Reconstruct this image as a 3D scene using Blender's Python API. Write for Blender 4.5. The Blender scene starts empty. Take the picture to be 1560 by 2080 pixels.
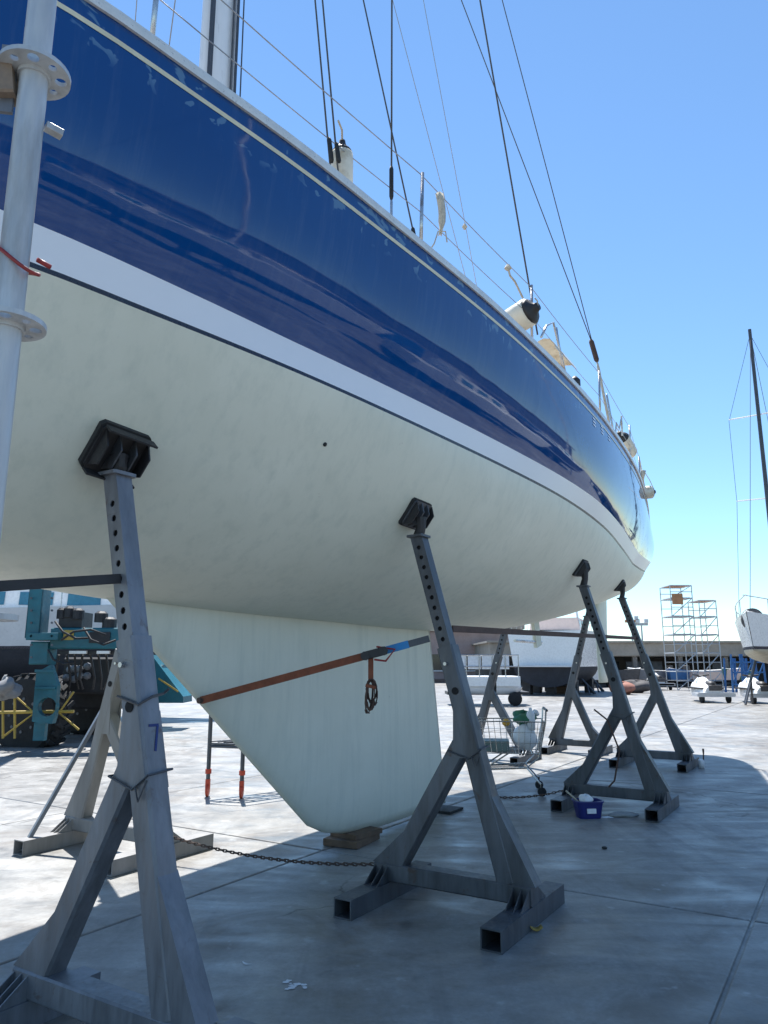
import bpy, bmesh, math, random
from mathutils import Vector, Matrix
random.seed(11)
R = math.radians
SC = bpy.context.scene
COL = SC.collection

# ------------------------------------------------------------------ camera, sky, sun, exposure
FPX, PITCH, EYE = 1500.0, R(11.5), 1.5
cd = bpy.data.cameras.new('camera'); cam = bpy.data.objects.new('camera', cd); COL.objects.link(cam)
cam.location = (0, 0, EYE); cam.rotation_euler = (R(90) + PITCH, 0, 0)
cd.sensor_fit = 'HORIZONTAL'; cd.sensor_width = 36; cd.lens = 36 * FPX / 1560; cd.clip_end = 3000; cd.clip_start = .05
SC.camera = cam
SUN_EL, SUN_AZ = R(63), R(-14)          # azimuth measured from +Y towards +X
W = bpy.data.worlds.new('World'); SC.world = W; W.use_nodes = True
nt = W.node_tree; bg = nt.nodes['Background']
sky = nt.nodes.new('ShaderNodeTexSky'); sky.sky_type = 'NISHITA'; sky.sun_disc = False
sky.sun_elevation = SUN_EL; sky.sun_rotation = SUN_AZ
sky.air_density = 1.0; sky.dust_density = 0; sky.ozone_density = 2.0; sky.altitude = 0
tint = nt.nodes.new('ShaderNodeMix'); tint.data_type = 'RGBA'; tint.blend_type = 'MULTIPLY'; tint.inputs[0].default_value = 1
tint.inputs[7].default_value = (.81, .985, 1.07, 1)          # the phone's cool white balance
nt.links.new(sky.outputs[0], tint.inputs[6]); nt.links.new(tint.outputs[2], bg.inputs[0]); bg.inputs[1].default_value = .1
sl = bpy.data.lights.new('sun', 'SUN'); so = bpy.data.objects.new('sun', sl); COL.objects.link(so)
sl.energy = 5.0; sl.angle = R(.53); sl.color = (1, .975, .94)
sd = Vector((math.sin(SUN_AZ) * math.cos(SUN_EL), math.cos(SUN_AZ) * math.cos(SUN_EL), math.sin(SUN_EL)))
so.rotation_euler = sd.to_track_quat('Z', 'Y').to_euler(); so.location = sd * 50
SC.view_settings.view_transform = 'Standard'; SC.view_settings.look = 'None'
SC.view_settings.exposure = 1.0; SC.view_settings.gamma = 1

# ------------------------------------------------------------------ coordinates
TH = R(32)
AX = Vector((math.sin(TH), math.cos(TH), 0)); NL = Vector((math.cos(TH), -math.sin(TH), 0))
BO = Vector((.565, 8.05, 0))
def P(s, l, z): return BO + AX * s + NL * l + Vector((0, 0, z))      # boat frame: aft, towards camera, up
def at(x, y, D):                                                      # point seen there, D metres ahead
    u, v = x - 780, y - 1040
    fw = FPX * math.cos(PITCH) + v * math.sin(PITCH); dn = v * math.cos(PITCH) - FPX * math.sin(PITCH)
    return Vector((u / fw * D, D, EYE - dn / fw * D))
def interp(kn):
    xs = [k[0] for k in kn]; ys = [k[1] for k in kn]; n = len(xs)
    d = [(ys[i+1]-ys[i])/(xs[i+1]-xs[i]) for i in range(n-1)]
    m = [d[0]] + [(d[i-1]*(xs[i+1]-xs[i]) + d[i]*(xs[i]-xs[i-1]))/(xs[i+1]-xs[i-1]) for i in range(1, n-1)] + [d[-1]]
    def f(x):
        x = min(max(x, xs[0]), xs[-1]); i = 0
        while i < n-2 and x > xs[i+1]: i += 1
        h = xs[i+1]-xs[i]; t = (x-xs[i])/h
        return ((2*t**3-3*t*t+1)*ys[i] + (t**3-2*t*t+t)*h*m[i] + (-2*t**3+3*t*t)*ys[i+1] + (t**3-t*t)*h*m[i+1])
    return f

# ------------------------------------------------------------------ materials
class NT:
    def __init__(s, name):
        s.m = bpy.data.materials.new(name); s.m.use_nodes = True; s.t = s.m.node_tree; s.n = s.t.nodes
        s.b = s.n['Principled BSDF']
    def new(s, ty, **kw):
        n = s.n.new(ty)
        for k, v in kw.items():
            if k in n.inputs.keys(): n.inputs[k].default_value = v
            else: setattr(n, k, v)
        return n
    def l(s, a, b): s.t.links.new(a, b)
    def noise(s, vec, scale, detail=4, rough=.55, dist=0):
        n = s.new('ShaderNodeTexNoise', Scale=scale, Detail=detail, Roughness=rough, Distortion=dist); s.l(vec, n.inputs['Vector']); return n.outputs[0]
    def ramp(s, fac, stops):
        n = s.new('ShaderNodeValToRGB'); cr = n.color_ramp
        while len(cr.elements) < len(stops): cr.elements.new(.5)
        for e, (p, c) in zip(cr.elements, stops): e.position = p; e.color = (c[0], c[1], c[2], 1) if not isinstance(c, (int, float)) else (c, c, c, 1)
        s.l(fac, n.inputs[0]); return n.outputs[0]
    def mix(s, fac, a, b, mode='MIX'):
        n = s.new('ShaderNodeMix', data_type='RGBA', blend_type=mode)
        for v, i in ((fac, 0), (a, 6), (b, 7)):
            if hasattr(v, 'is_linked') or hasattr(v, 'links'): s.l(v, n.inputs[i])
            elif isinstance(v, (int, float)) : n.inputs[i].default_value = v if i == 0 else (v, v, v, 1)
            else: n.inputs[i].default_value = (v[0], v[1], v[2], 1)
        return n.outputs[2]
    def math(s, op, a, b=0.0):
        n = s.new('ShaderNodeMath', operation=op)
        for i, v in enumerate((a, b)):
            if hasattr(v, 'links'): s.l(v, n.inputs[i])
            else: n.inputs[i].default_value = v
        return n.outputs[0]
    def pos(s): return s.new('ShaderNodeNewGeometry').outputs['Position']
    def scaled(s, vec, sc):
        n = s.new('ShaderNodeMapping'); n.inputs['Scale'].default_value = sc; s.l(vec, n.inputs['Vector']); return n.outputs[0]
    def bump(s, h, strength, dist=.01):
        n = s.new('ShaderNodeBump', Strength=strength, Distance=dist); s.l(h, n.inputs['Height']); s.l(n.outputs[0], s.b.inputs['Normal'])
def mix_in(t, col, var=.25, scale=6, rough=.5, metal=0, bump=0, dirt=None, streak=False, spec=None, coat=0, rv=.1, rust=None):
    """a worn, slightly uneven surface of one colour"""
    v = t.pos()
    if streak: v = t.scaled(v, (1, 1, .18))
    a = t.noise(v, scale, 5, .6); b = t.noise(v, scale * 7, 3)
    m = t.math('ADD', t.math('MULTIPLY', a, .7), t.math('MULTIPLY', b, .3))
    lo = [c * (1 - var) for c in col]; hi = [min(1, c * (1 + var)) for c in col]
    c = t.ramp(m, [(.3, lo), (.7, hi)])
    if dirt: c = t.mix(t.ramp(t.noise(v, scale * .6, 6, .65), [(.52, 0), (.68, .75)]), c, dirt)
    t.l(c, t.b.inputs['Base Color'])
    t.l(t.ramp(b, [(.3, max(0, rough - rv)), (.7, min(1, rough + rv*1.2))]), t.b.inputs['Roughness'])
    t.b.inputs['Metallic'].default_value = metal
    if coat: t.b.inputs['Coat Weight'].default_value = coat; t.b.inputs['Coat Roughness'].default_value = .05
    if rust:
        c = t.mix(t.ramp(t.noise(t.pos(), 9, 6, .7, .8), [(.6, 0), (.7, .7)]), c, rust); t.l(c, t.b.inputs['Base Color'])
    if bump: t.bump(b, bump, .004)
MATS = {}
def mat(name, col=None, **kw):
    if name not in MATS:
        t = NT(name); mix_in(t, col, **kw); MATS[name] = t.m
    return MATS[name]

def concrete():
    t = NT('concrete'); p = t.pos()
    n1 = t.noise(p, .45, 5, .6, .6); n2 = t.noise(p, 2.4, 6, .65, .4); n3 = t.noise(p, 38, 4, .6); 
    sw = t.noise(t.scaled(p, (.7, 2.6, 1)), 1.1, 5, .6, 1.2)
    m = t.math('ADD', t.math('MULTIPLY', n1, .45), t.math('MULTIPLY', n2, .4)); n4 = t.noise(p, 11, 8, .75); m = t.math('ADD', t.math('MULTIPLY', m, .82), t.math('ADD', t.math('MULTIPLY', n3, .1), t.math('MULTIPLY', n4, .17)))
    c = t.ramp(m, [(.38, (.135, .13, .12)), (.5, (.245, .24, .226)), (.62, (.385, .382, .366))])
    c = t.mix(t.ramp(t.noise(p, .9, 7, .7, 1.0), [(.48, 0), (.64, .7)]), c, (.12, .1, .08))      # brownish stains
    c = t.mix(t.ramp(t.noise(p, 5.5, 3, .5), [(.66, 0), (.74, .5)]), c, (.42, .43, .43))            # pale splashes
    c = t.mix(t.ramp(t.noise(p, 60, 2, .5), [(.70, 0), (.76, .6)]), c, (.1, .1, .1))                # specks
    vo = t.new('ShaderNodeTexVoronoi', feature='DISTANCE_TO_EDGE', Scale=.33); wv = t.new('ShaderNodeVectorMath', operation='ADD')
    nz = t.new('ShaderNodeTexNoise', Scale=2.5, Detail=5); t.l(p, nz.inputs['Vector']); t.l(p, wv.inputs[0]); sc_ = t.new('ShaderNodeVectorMath', operation='SCALE'); sc_.inputs['Scale'].default_value = .35
    t.l(nz.outputs['Color'], sc_.inputs[0]); t.l(sc_.outputs[0], wv.inputs[1]); t.l(wv.outputs[0], vo.inputs['Vector'])
    crack = t.math('MULTIPLY', t.ramp(vo.outputs['Distance'], [(.0, 1), (.0022, 1), (.004, 0)]), t.ramp(t.noise(p, .35, 3), [(.5, 0), (.56, .8)]))
    c = t.mix(crack, c, (.045, .04, .035))                                                        # hairline cracks
    ty = t.noise(t.scaled(p, (2.6, .12, 1)), 1.6, 4, .6, .3)
    c = t.mix(t.ramp(ty, [(.56, 0), (.66, .4)]), c, (.12, .12, .12))                                # tyre scuffs
    c = t.mix(t.ramp(t.noise(p, 1.7, 3, .5, .5), [(.68, 0), (.72, .6)]), c, (.07, .065, .06))       # oil spots
    oi = t.new('ShaderNodeObjectInfo').outputs['Random']
    c = t.mix(1.0, c, t.ramp(oi, [(0, .9), (1, 1.0)]), 'MULTIPLY')
    t.l(c, t.b.inputs['Base Color'])
    t.l(t.ramp(t.math('ADD', t.math('MULTIPLY', sw, .6), t.math('MULTIPLY', n2, .4)), [(.36, .3), (.6, .66)]), t.b.inputs['Roughness'])
    t.b.inputs['Specular IOR Level'].default_value = .5
    t.bump(t.math('ADD', n2, t.math('MULTIPLY', n3, .25)), .22, .012)
    return t.m
CONC = concrete()

def hull_blue():
    t = NT('blue_gelcoat'); tc = t.new('ShaderNodeTexCoord').outputs['Object']
    n = t.noise(tc, 1.2, 4, .6)
    c = t.ramp(n, [(.3, (.0, .046, .185)), (.7, (.0, .054, .21))])
    # worn pale scuffs in the band around the cove stripe (a band in the boat's own height)
    sx = t.new('ShaderNodeSeparateXYZ'); t.l(tc, sx.inputs[0])
    sheer = t.math('ADD', 4.05, t.math('MULTIPLY', .0018, t.math('POWER', t.math('SUBTRACT', sx.outputs[0], 2.0), 2.0)))
    dz = t.math('SUBTRACT', sheer, sx.outputs[2])
    band = t.ramp(dz, [(.0, .2), (.03, 1), (.17, .9), (.24, 0)])
    blot = t.ramp(t.noise(t.scaled(tc, (1.3, 1, 1.5)), 7.5, 2, .45, .8), [(.6, 0), (.63, 1)])
    gate = t.ramp(t.noise(tc, 1.7, 2, .5), [(.42, 0), (.5, 1)])
    k = t.math('MULTIPLY', t.math('MULTIPLY', band, blot), gate)
    c = t.mix(t.math('MULTIPLY', k, .5), c, (.16, .3, .42))
    dust = t.ramp(t.noise(t.scaled(tc, (6, 1, .5)), 3, 6, .7), [(.5, 0), (.8, .12)])
    c = t.mix(dust, c, (.2, .25, .33))
    t.l(c, t.b.inputs['Base Color'])
    t.l(t.ramp(t.noise(tc, 9, 5, .7), [(.3, .02), (.75, .06)]), t.b.inputs['Roughness'])
    t.b.inputs['IOR'].default_value = 1.52
    # long gentle unfairness of an old hand-laid hull
    t.bump(t.math('ADD', t.noise(t.scaled(tc, (.8, 1, 2.2)), 1.5, 2, .5), t.math('MULTIPLY', t.noise(tc, 14, 2), .004)), .07, .05)
    return t.m
def antifoul():
    t = NT('pale_antifouling'); tc = t.new('ShaderNodeTexCoord').outputs['Object']
    a = t.noise(t.scaled(tc, (1, 1, 1)), 1.1, 5, .6, .5); b = t.noise(tc, 30, 3)
    c = t.ramp(a, [(.3, (.64, .665, .57)), (.7, (.71, .735, .64))])
    st = t.ramp(t.noise(t.scaled(tc, (5, 5, .35)), 2.2, 5, .65), [(.48, 0), (.72, .5)])
    c = t.mix(st, c, (.5, .55, .48))                               # run marks
    c = t.mix(t.ramp(t.noise(t.scaled(tc, (.22, 1.4, 3.2)), 2.0, 4, .6), [(.46, 0), (.66, .35)]), c, (.66, .68, .58))  # roller laps
    c = t.mix(t.ramp(t.noise(t.scaled(tc, (1, 1, 1)), .9, 6, .7, 1.5), [(.52, 0), (.72, .22)]), c, (.5, .54, .45))     # thin patches
    c = t.mix(t.ramp(t.noise(tc, 12, 3, .6), [(.74, 0), (.77, .3)]), c, (.35, .34, .3))
    t.l(c, t.b.inputs['Base Color']); t.l(t.ramp(b, [(.3, .45), (.7, .6)]), t.b.inputs['Roughness'])
    t.bump(t.noise(tc, 9, 5, .6), .12, .01)
    return t.m
BLUE, ANTI = hull_blue(), antifoul()
WHITE = mat('white_boot_paint', (.74, .76, .8), var=.02, scale=1.5, rough=.3, rv=.02)
NAVY = mat('navy_line_paint', (.012, .016, .035), var=.2, rough=.3)
CREAM = mat('cream_stripe', (.62, .58, .42), var=.12, rough=.35, scale=5)
ALLOY = mat('toe_rail_alloy', (.68, .67, .62), var=.12, rough=.35, metal=.3, scale=8)
STEEL = mat('galvanised_steel', (.105, .115, .13), var=.45, scale=5, rough=.5, metal=.55, bump=.3, dirt=(.055, .055, .055), streak=True, rust=(.09, .06, .045))
STEELB = mat('galvanised_steel_pale', (.17, .18, .2), var=.4, scale=6, rough=.48, metal=.35, bump=.3, dirt=(.08, .085, .09), streak=True, rust=(.11, .08, .065))
STEELP = mat('sunlit_steel', (.22, .215, .21), var=.3, scale=6, rough=.6, metal=.15, bump=.3, dirt=(.2, .19, .17), streak=True)  # paler copy of the stand steel, sunlight on the far stand put into its colour
SCAFM = mat('scaffold_zinc', (.47, .49, .5), var=.2, scale=14, rough=.5, metal=.35, bump=.3, dirt=(.27, .27, .26), streak=True)
RUBBER = mat('black_rubber', (.018, .02, .022), var=.5, scale=12, rough=.75, bump=.5)
DARK = mat('dark_inside', (.01, .01, .011), var=.3, rough=.9)
STAIN = mat('stainless_wire', (.3, .31, .33), var=.2, rough=.35, metal=.8, scale=20)
STAINB = mat('stainless_tube', (.5, .5, .5), var=.2, rough=.25, metal=.85, scale=20, dirt=(.3, .2, .13))
WIREDK = mat('dark_wire', (.07, .075, .085), var=.2, rough=.5, metal=.4)
SPAR = mat('mast_alloy', (.75, .75, .75), var=.1, rough=.35, metal=.0, scale=4, streak=True)
GELW = mat('white_gelcoat', (.78, .78, .76), var=.06, rough=.28, scale=2)
GELG = mat('grey_white_gelcoat', (.62, .63, .64), var=.1, rough=.35, scale=2)
DECK = mat('deck_teak_grey', (.3, .26, .21), var=.25, rough=.7, scale=9)
FEND = mat('fender_vinyl', (.7, .66, .55), var=.12, rough=.5, scale=9, dirt=(.42, .34, .22))
FENDB = mat('fender_black_end', (.022, .02, .02), var=.4, rough=.55, scale=9)
ROPE = mat('dirty_rope', (.5, .45, .36), var=.3, rough=.85, scale=40)
RUSTSTRAP = mat('faded_orange_strap', (.19, .06, .03), var=.3, rough=.85, scale=20, bump=.3)
RUSTBAR = mat('brown_strap', (.07, .04, .03), var=.35, rough=.8, scale=12)
BLUESTR = mat('blue_sleeve', (.02, .19, .45), var=.2, rough=.6)
REDPL = mat('red_paint', (.25, .02, .018), var=.25, rough=.45, scale=10)
REDCAST = mat('orange_red_caster', (.5, .06, .025), var=.25, rough=.5, scale=10)
WOOD = mat('old_timber', (.13, .085, .055), var=.4, rough=.85, scale=7, bump=.5)
RUST = mat('rusty_chain', (.07, .045, .035), var=.4, rough=.8, scale=30)
TEAL = mat('teal_paint', (.006, .115, .15), var=.25, rough=.45, scale=3, dirt=(.01, .08, .1))
YELL = mat('yellow_tube_paint', (.42, .29, .05), var=.25, rough=.5, scale=6)
TYRE = mat('tyre_rubber', (.016, .017, .018), var=.4, rough=.85, scale=10, bump=.4)
BLACKP = mat('black_machinery', (.02, .02, .022), var=.5, rough=.55, scale=8)
GLASS = mat('tinted_window', (.05, .18, .25), var=.2, rough=.08)
GLASSD = mat('dark_window', (.015, .018, .022), var=.2, rough=.08)
DKANTI = mat('black_antifouling', (.02, .022, .03), var=.4, rough=.7, scale=3)
BLUETUB = mat('blue_plastic', (.01, .016, .14), var=.15, rough=.4)
GREENP = mat('green_bag', (.02, .13, .07), var=.35, rough=.55, scale=10)
WHITEP = mat('white_plastic', (.68, .7, .72), var=.15, rough=.4, scale=12)
YELP = mat('yellow_plastic', (.55, .3, .03), var=.15, rough=.45)
BROWNL = mat('dry_leaf', (.33, .22, .05), var=.3, rough=.8)
ROOFC = mat('weathered_roof', (.28, .255, .22), var=.25, rough=.85, scale=1.2)
WALLC = mat('shed_wall', (.22, .2, .18), var=.25, rough=.85, scale=1.0)
REDWALL = mat('faded_red_wall', (.36, .27, .25), var=.2, rough=.85, scale=1.5)
ORANGEB = mat('orange_board', (.42, .2, .09), var=.2, rough=.7)
BLUEF = mat('blue_frame_paint', (.03, .13, .32), var=.25, rough=.5)
GREYF = mat('grey_cover', (.09, .085, .085), var=.3, rough=.8)
PINKC = mat('pale_canvas', (.66, .52, .46), var=.1, rough=.8)
BLUEINK = mat('blue_marker', (.02, .04, .16), var=.1, rough=.7)
PALEMARK = mat('pale_paint_splash', (.62, .63, .64), var=.15, rough=.7, scale=30)
CANVAS = mat('navy_canvas', (.02, .03, .07), var=.25, rough=.85)
SKIN_GREY = mat('grey_plastic', (.22, .23, .25), var=.2, rough=.5)

# ------------------------------------------------------------------ mesh helper
def root_loc(o):
    while o.parent: o = o.parent
    return Vector(o.location)
class MB:
    def __init__(s): s.v = []; s.f = []
    def add(s, vs, fs):
        b = len(s.v); s.v += [Vector(v) for v in vs]; s.f += [tuple(i + b for i in f) for f in fs]; return s
    def frame(s, d, up):
        d = Vector(d).normalized(); up = Vector(up); x = up.cross(d)
        if x.length < 1e-4: x = Vector((1, 0, 0)).cross(d)
        if x.length < 1e-4: x = Vector((0, 1, 0)).cross(d)
        x.normalize(); return d, x, d.cross(x)
    def beam(s, a, b, w, h, up=(0, 0, 1), w2=None, h2=None, bev=.0):
        """a bar of width w, height h with slightly broken edges"""
        a = Vector(a); b = Vector(b); d, x, y = s.frame(b - a, up); w2 = w2 or w; h2 = h2 or h
        c = bev or min(w, h) * .08
        def ring(p, w, h):
            return [p + x*i + y*j for i, j in ((-w/2+c,-h/2),(w/2-c,-h/2),(w/2,-h/2+c),(w/2,h/2-c),(w/2-c,h/2),(-w/2+c,h/2),(-w/2,h/2-c),(-w/2,-h/2+c))]
        vs = ring(a, w, h) + ring(b, w2, h2)
        return s.add(vs, [(i, (i+1) % 8, 8+(i+1) % 8, 8+i) for i in range(8)] + [tuple(range(7, -1, -1)), tuple(range(8, 16))])
    def hollow(s, a, b, w, h, t, up=(0, 0, 1)):
        """open-ended rectangular tube"""
        a = Vector(a); b = Vector(b); d, x, y = s.frame(b - a, up); vs = []
        for p in (a, b):
            for k in (0, t):
                vs += [p + x*i*(w/2-k) + y*j*(h/2-k) for i, j in ((-1,-1),(1,-1),(1,1),(-1,1))]
        fs = []
        for i in range(4):
            j = (i+1) % 4
            fs += [(i, j, 8+j, 8+i), (4+j, 4+i, 12+i, 12+j), (j, i, 4+i, 4+j), (8+i, 8+j, 12+j, 12+i)]
        return s.add(vs, fs)
    def box(s, c, size, rz=0, bev=None):
        c = Vector(c); d = Vector((math.cos(rz), math.sin(rz), 0)); a = c - d*size[0]/2; b = c + d*size[0]/2
        return s.beam(a, b, size[1], size[2], (0, 0, 1), bev=bev or min(size)*.06)
    def tube(s, pts, r, n=8, caps=True):
        pts = [Vector(p) for p in pts]; rs = r if isinstance(r, (list, tuple)) else [r]*len(pts); b = len(s.v); prev = None
        for i, p in enumerate(pts):
            d = (pts[min(i+1, len(pts)-1)] - pts[max(i-1, 0)]).normalized()
            if prev is None: x = d.cross(Vector((0, 0, 1))); x = x if x.length > .01 else d.cross(Vector((1, 0, 0)))
            else: x = prev - d*prev.dot(d)
            x.normalize(); y = d.cross(x); prev = x
            s.v += [p + (x*math.cos(2*math.pi*k/n) + y*math.sin(2*math.pi*k/n))*rs[i] for k in range(n)]
        for i in range(len(pts)-1):
            s.f += [(b+i*n+k, b+i*n+(k+1) % n, b+(i+1)*n+(k+1) % n, b+(i+1)*n+k) for k in range(n)]
        if caps: s.f += [tuple(b+k for k in range(n-1, -1, -1)), tuple(b+(len(pts)-1)*n+k for k in range(n))]
        return s
    def lathe(s, o, ax, prof, n=16):
        """profile of (distance along ax, radius)"""
        o = Vector(o); return s.tube([o + Vector(ax).normalized()*a for a, _ in prof], [max(r, 1e-4) for _, r in prof], n)
    def prism(s, poly, ext):
        n = len(poly); ext = Vector(ext); poly = [Vector(p) for p in poly]
        return s.add(poly + [p + ext for p in poly], [tuple(range(n-1, -1, -1)), tuple(range(n, 2*n))] + [(i, (i+1) % n, n+(i+1) % n, n+i) for i in range(n)])
    def grid(s, rows):
        n = len(rows[0]); vs = [v for r in rows for v in r]
        return s.add(vs, [(i*n+j, i*n+j+1, (i+1)*n+j+1, (i+1)*n+j) for i in range(len(rows)-1) for j in range(n-1)])
    def build(s, name, m, parent=None, smooth=False, recalc=True, angle=None, **tags):
        o0 = root_loc(parent) if parent else Vector((0, 0, 0))
        me = bpy.data.meshes.new(name); me.from_pydata([v - o0 for v in s.v], [], s.f)
        if recalc:
            bm = bmesh.new(); bm.from_mesh(me); bmesh.ops.recalc_face_normals(bm, faces=bm.faces); bm.to_mesh(me); bm.free()
        me.materials.append(m)
        if smooth:
            me.polygons.foreach_set('use_smooth', [True]*len(me.polygons))
            if angle: me.set_sharp_from_angle(angle=R(angle))
        o = bpy.data.objects.new(name, me); COL.objects.link(o)
        if parent: o.parent = parent
        for k, v in tags.items(): o[k] = v
        return o
def thing(name, label, cat, loc, group=None):
    o = bpy.data.objects.new(name, None); COL.objects.link(o); o.location = loc; o['label'] = label; o['category'] = cat
    if group: o['group'] = group
    return o
def tag(o, label, cat, group=None):
    o['label'] = label; o['category'] = cat
    if group: o['group'] = group
    return o
def single(mb, name, m, label, cat, group=None, base=None, **kw):
    """a thing that is one mesh, with its origin at its base"""
    o = mb.build(name, m, None, **kw)
    c = Vector(base) if base is not None else Vector((sum(v.x for v in mb.v)/len(mb.v), sum(v.y for v in mb.v)/len(mb.v), min(v.z for v in mb.v)))
    o.data.transform(Matrix.Translation(-c)); o.location = c
    return tag(o, label, cat, group)

# ------------------------------------------------------------------ ground
g = MB().grid([[(-900, -900, -.012), (900, -900, -.012)], [(-900, 900, -.012), (900, 900, -.012)]]).build('ground', CONC, kind='structure')
LW, LL = 3.16, 4.8
c = .012
w, l = LW - .016, LL - .016
def slab_mesh():
    m = MB(); rings = []
    for dz, ins in ((-.1, 0), (-c, 0), (-.003, c*.4), (0, c)):
        rings.append([Vector((sx*(l/2-ins), sy*(w/2-ins), dz)) for sx, sy in ((-1,-1),(1,-1),(1,1),(-1,1))])
    m.add([v for r in rings for v in r], [(i*4+k, i*4+(k+1) % 4, (i+1)*4+(k+1) % 4, (i+1)*4+k) for i in range(3) for k in range(4)] + [(12, 13, 14, 15)])
    return m.build('slab', CONC, g)
sl0 = slab_mesh(); first = True
for k in range(-7, 9):
    for n in range(-4, 14):
        o = sl0 if first else sl0.copy()
        if not first: COL.objects.link(o)
        first = False; o.parent = g
        p = P(-1.93 + LL*(n+.5), -.05 + LW*(k+.5), 0)
        o.location = (p.x, p.y, random.uniform(-.0015, .0015)); o.rotation_euler = (0, 0, math.atan2(AX.y, AX.x))

# ------------------------------------------------------------------ the blue sailing yacht
ZUP = lambda s: 3.2 + (.02*(s-4)**2 if s > 4 else 0)
ZLO = lambda s: 3.025 + (.02*(s-4)**2 if s > 4 else 0)
ZSH = lambda s: 4.05 + .0018*(s-2)**2
BSH = interp([(-8.2,.05),(-7.4,.66),(-6.6,1.07),(-5.61,1.416),(-5.1,1.51),(-4.51,1.607),(-3.7,1.69),(-3.29,1.728),(-2.43,1.79),(-1.46,1.818),(0,1.803),(1.18,1.73),(2.76,1.569),(4.38,1.32),(5.6,1.09),(7,.8)])
BUP = interp([(-8.2,.03),(-7.4,.56),(-6.6,.93),(-5.66,1.215),(-4.86,1.33),(-4.27,1.39),(-3.8,1.44),(-2.6,1.545),(-1.6,1.61),(-.6,1.65),(.52,1.635),(2,1.49),(3.42,1.28),(5,1.03),(6,.86),(7,.68)])
BLO = interp([(-8.2,.02),(-7.4,.53),(-6.6,.9),(-5.6,1.2),(-5.1,1.28),(-4.3,1.395),(-3.2,1.49),(-2.7,1.52),(-1.7,1.57),(-.65,1.595),(1.4,1.475),(3,1.25),(4.2,1.06),(5.4,.84),(6.2,.69),(7,.52)])
ZK = interp([(-8.2,2.98),(-7.6,2.75),(-7,2.46),(-6,2.1),(-5,1.94),(-4,1.87),(-2,1.83),(0,1.83),(1.5,1.9),(2.9,2.06),(4.4,2.27),(5.6,2.5),(6.5,2.7),(7,2.8)])
EZ = interp([(-8.2,2.2),(-5,2.0),(-3.9,1.75),(-2.7,1.42),(0,1.45),(7,1.5)])
def zbot(s, l):
    b = BLO(s); r = min(.9999, abs(l)/b); return ZLO(s) - (ZLO(s)-ZK(s))*math.sqrt(1-r*r)**EZ(s)
def warp(s, z):
    if s > 5: return s + (s-5)/2*.75*(ZSH(s)-z)/1.1 if z > ZLO(s) else s + (s-5)/2*.75*(ZSH(s)-ZLO(s))/1.1 - (s-5)/2*.25*(ZLO(s)-z)
    if s < -6: return s + (-6-s)/2.2*1.5*((ZSH(s)-z)/2.3 - .5)
    return s
def topl(s, t):     # half-breadth of the topsides, t = 0 at the boot stripe, 1 at the sheer
    a, b = BUP(s), BSH(s); return a + (b-a)*t + .07*math.sin(math.pi*t**.8)*min(1, max(0, (s+8.2)/1.2))
NT_ = 14
SS = [-8.2 + 15.2*i/84 for i in range(85)]
yacht = thing('sailing_yacht', 'large blue sailing yacht with pale bottom, fin keel and white boot stripe propped on stands', 'sailboat', BO)
yacht.rotation_euler = (0, 0, 0)
def loft(pts_fn, ss=SS):
    m = MB()
    for sgn in (1, -1): m.grid([[P(warp(s, z), sgn*l_, z) for l_, z in pts_fn(s)] for s in ss])
    return m
def boat_build(m, name, material, parent=yacht, smooth=True, **kw):
    """mesh in the boat's own frame so that its material follows the hull"""
    return m.build(name, material, parent, smooth=smooth, **kw)
def weld(o):
    bm = bmesh.new(); bm.from_mesh(o.data); bmesh.ops.remove_doubles(bm, verts=bm.verts, dist=.002)
    bmesh.ops.recalc_face_normals(bm, faces=bm.faces); bm.to_mesh(o.data); bm.free()
    o.data.polygons.foreach_set('use_smooth', [True]*len(o.data.polygons)); return o
# the yacht's Empty is turned to the keel line, its parts are stored in that frame
yacht.rotation_euler = (0, 0, math.atan2(AX.y, AX.x))
YM = (Matrix.Translation(BO) @ Matrix.Rotation(math.atan2(AX.y, AX.x), 4, 'Z')).inverted()
def ypart(m, name, material, parent=yacht, smooth=False, angle=None, **tags):
    m.v = [YM @ v for v in m.v]
    me = bpy.data.meshes.new(name); me.from_pydata(m.v, [], m.f); me.materials.append(material)
    bm = bmesh.new(); bm.from_mesh(me); bmesh.ops.recalc_face_normals(bm, faces=bm.faces); bm.to_mesh(me); bm.free()
    if smooth:
        me.polygons.foreach_set('use_smooth', [True]*len(me.polygons))
        if angle: me.set_sharp_from_angle(angle=R(angle))
    o = bpy.data.objects.new(name, me); COL.objects.link(o); o.parent = parent
    for k, v in tags.items(): o[k] = v
    return o
bottom = weld(ypart(loft(lambda s: [(BLO(s)*math.sin(f), ZLO(s)-(ZLO(s)-ZK(s))*math.cos(f)**EZ(s)) for f in [math.pi/2*(i/16) for i in range(17)]]), 'hull_bottom', ANTI, label='pale mint antifouled underbody'))
NB = .021
def between(s, z):
    t = (z-ZLO(s))/(ZUP(s)-ZLO(s)); return BLO(s) + (BUP(s)-BLO(s))*t
weld(ypart(loft(lambda s: [(between(s, z), z) for z in (ZLO(s), ZLO(s)+NB)]), 'waterline_stripe', NAVY))
weld(ypart(loft(lambda s: [(between(s, z), z) for z in (ZLO(s)+NB, (ZLO(s)+NB+ZUP(s))/2, ZUP(s))]), 'boot_stripe', WHITE))
tops = weld(ypart(loft(lambda s: [(topl(s, i/NT_), ZUP(s)+(ZSH(s)-ZUP(s))*i/NT_) for i in range(NT_+1)]), 'topsides', BLUE, label='glossy dark blue topsides with pale scuffs'))
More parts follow.
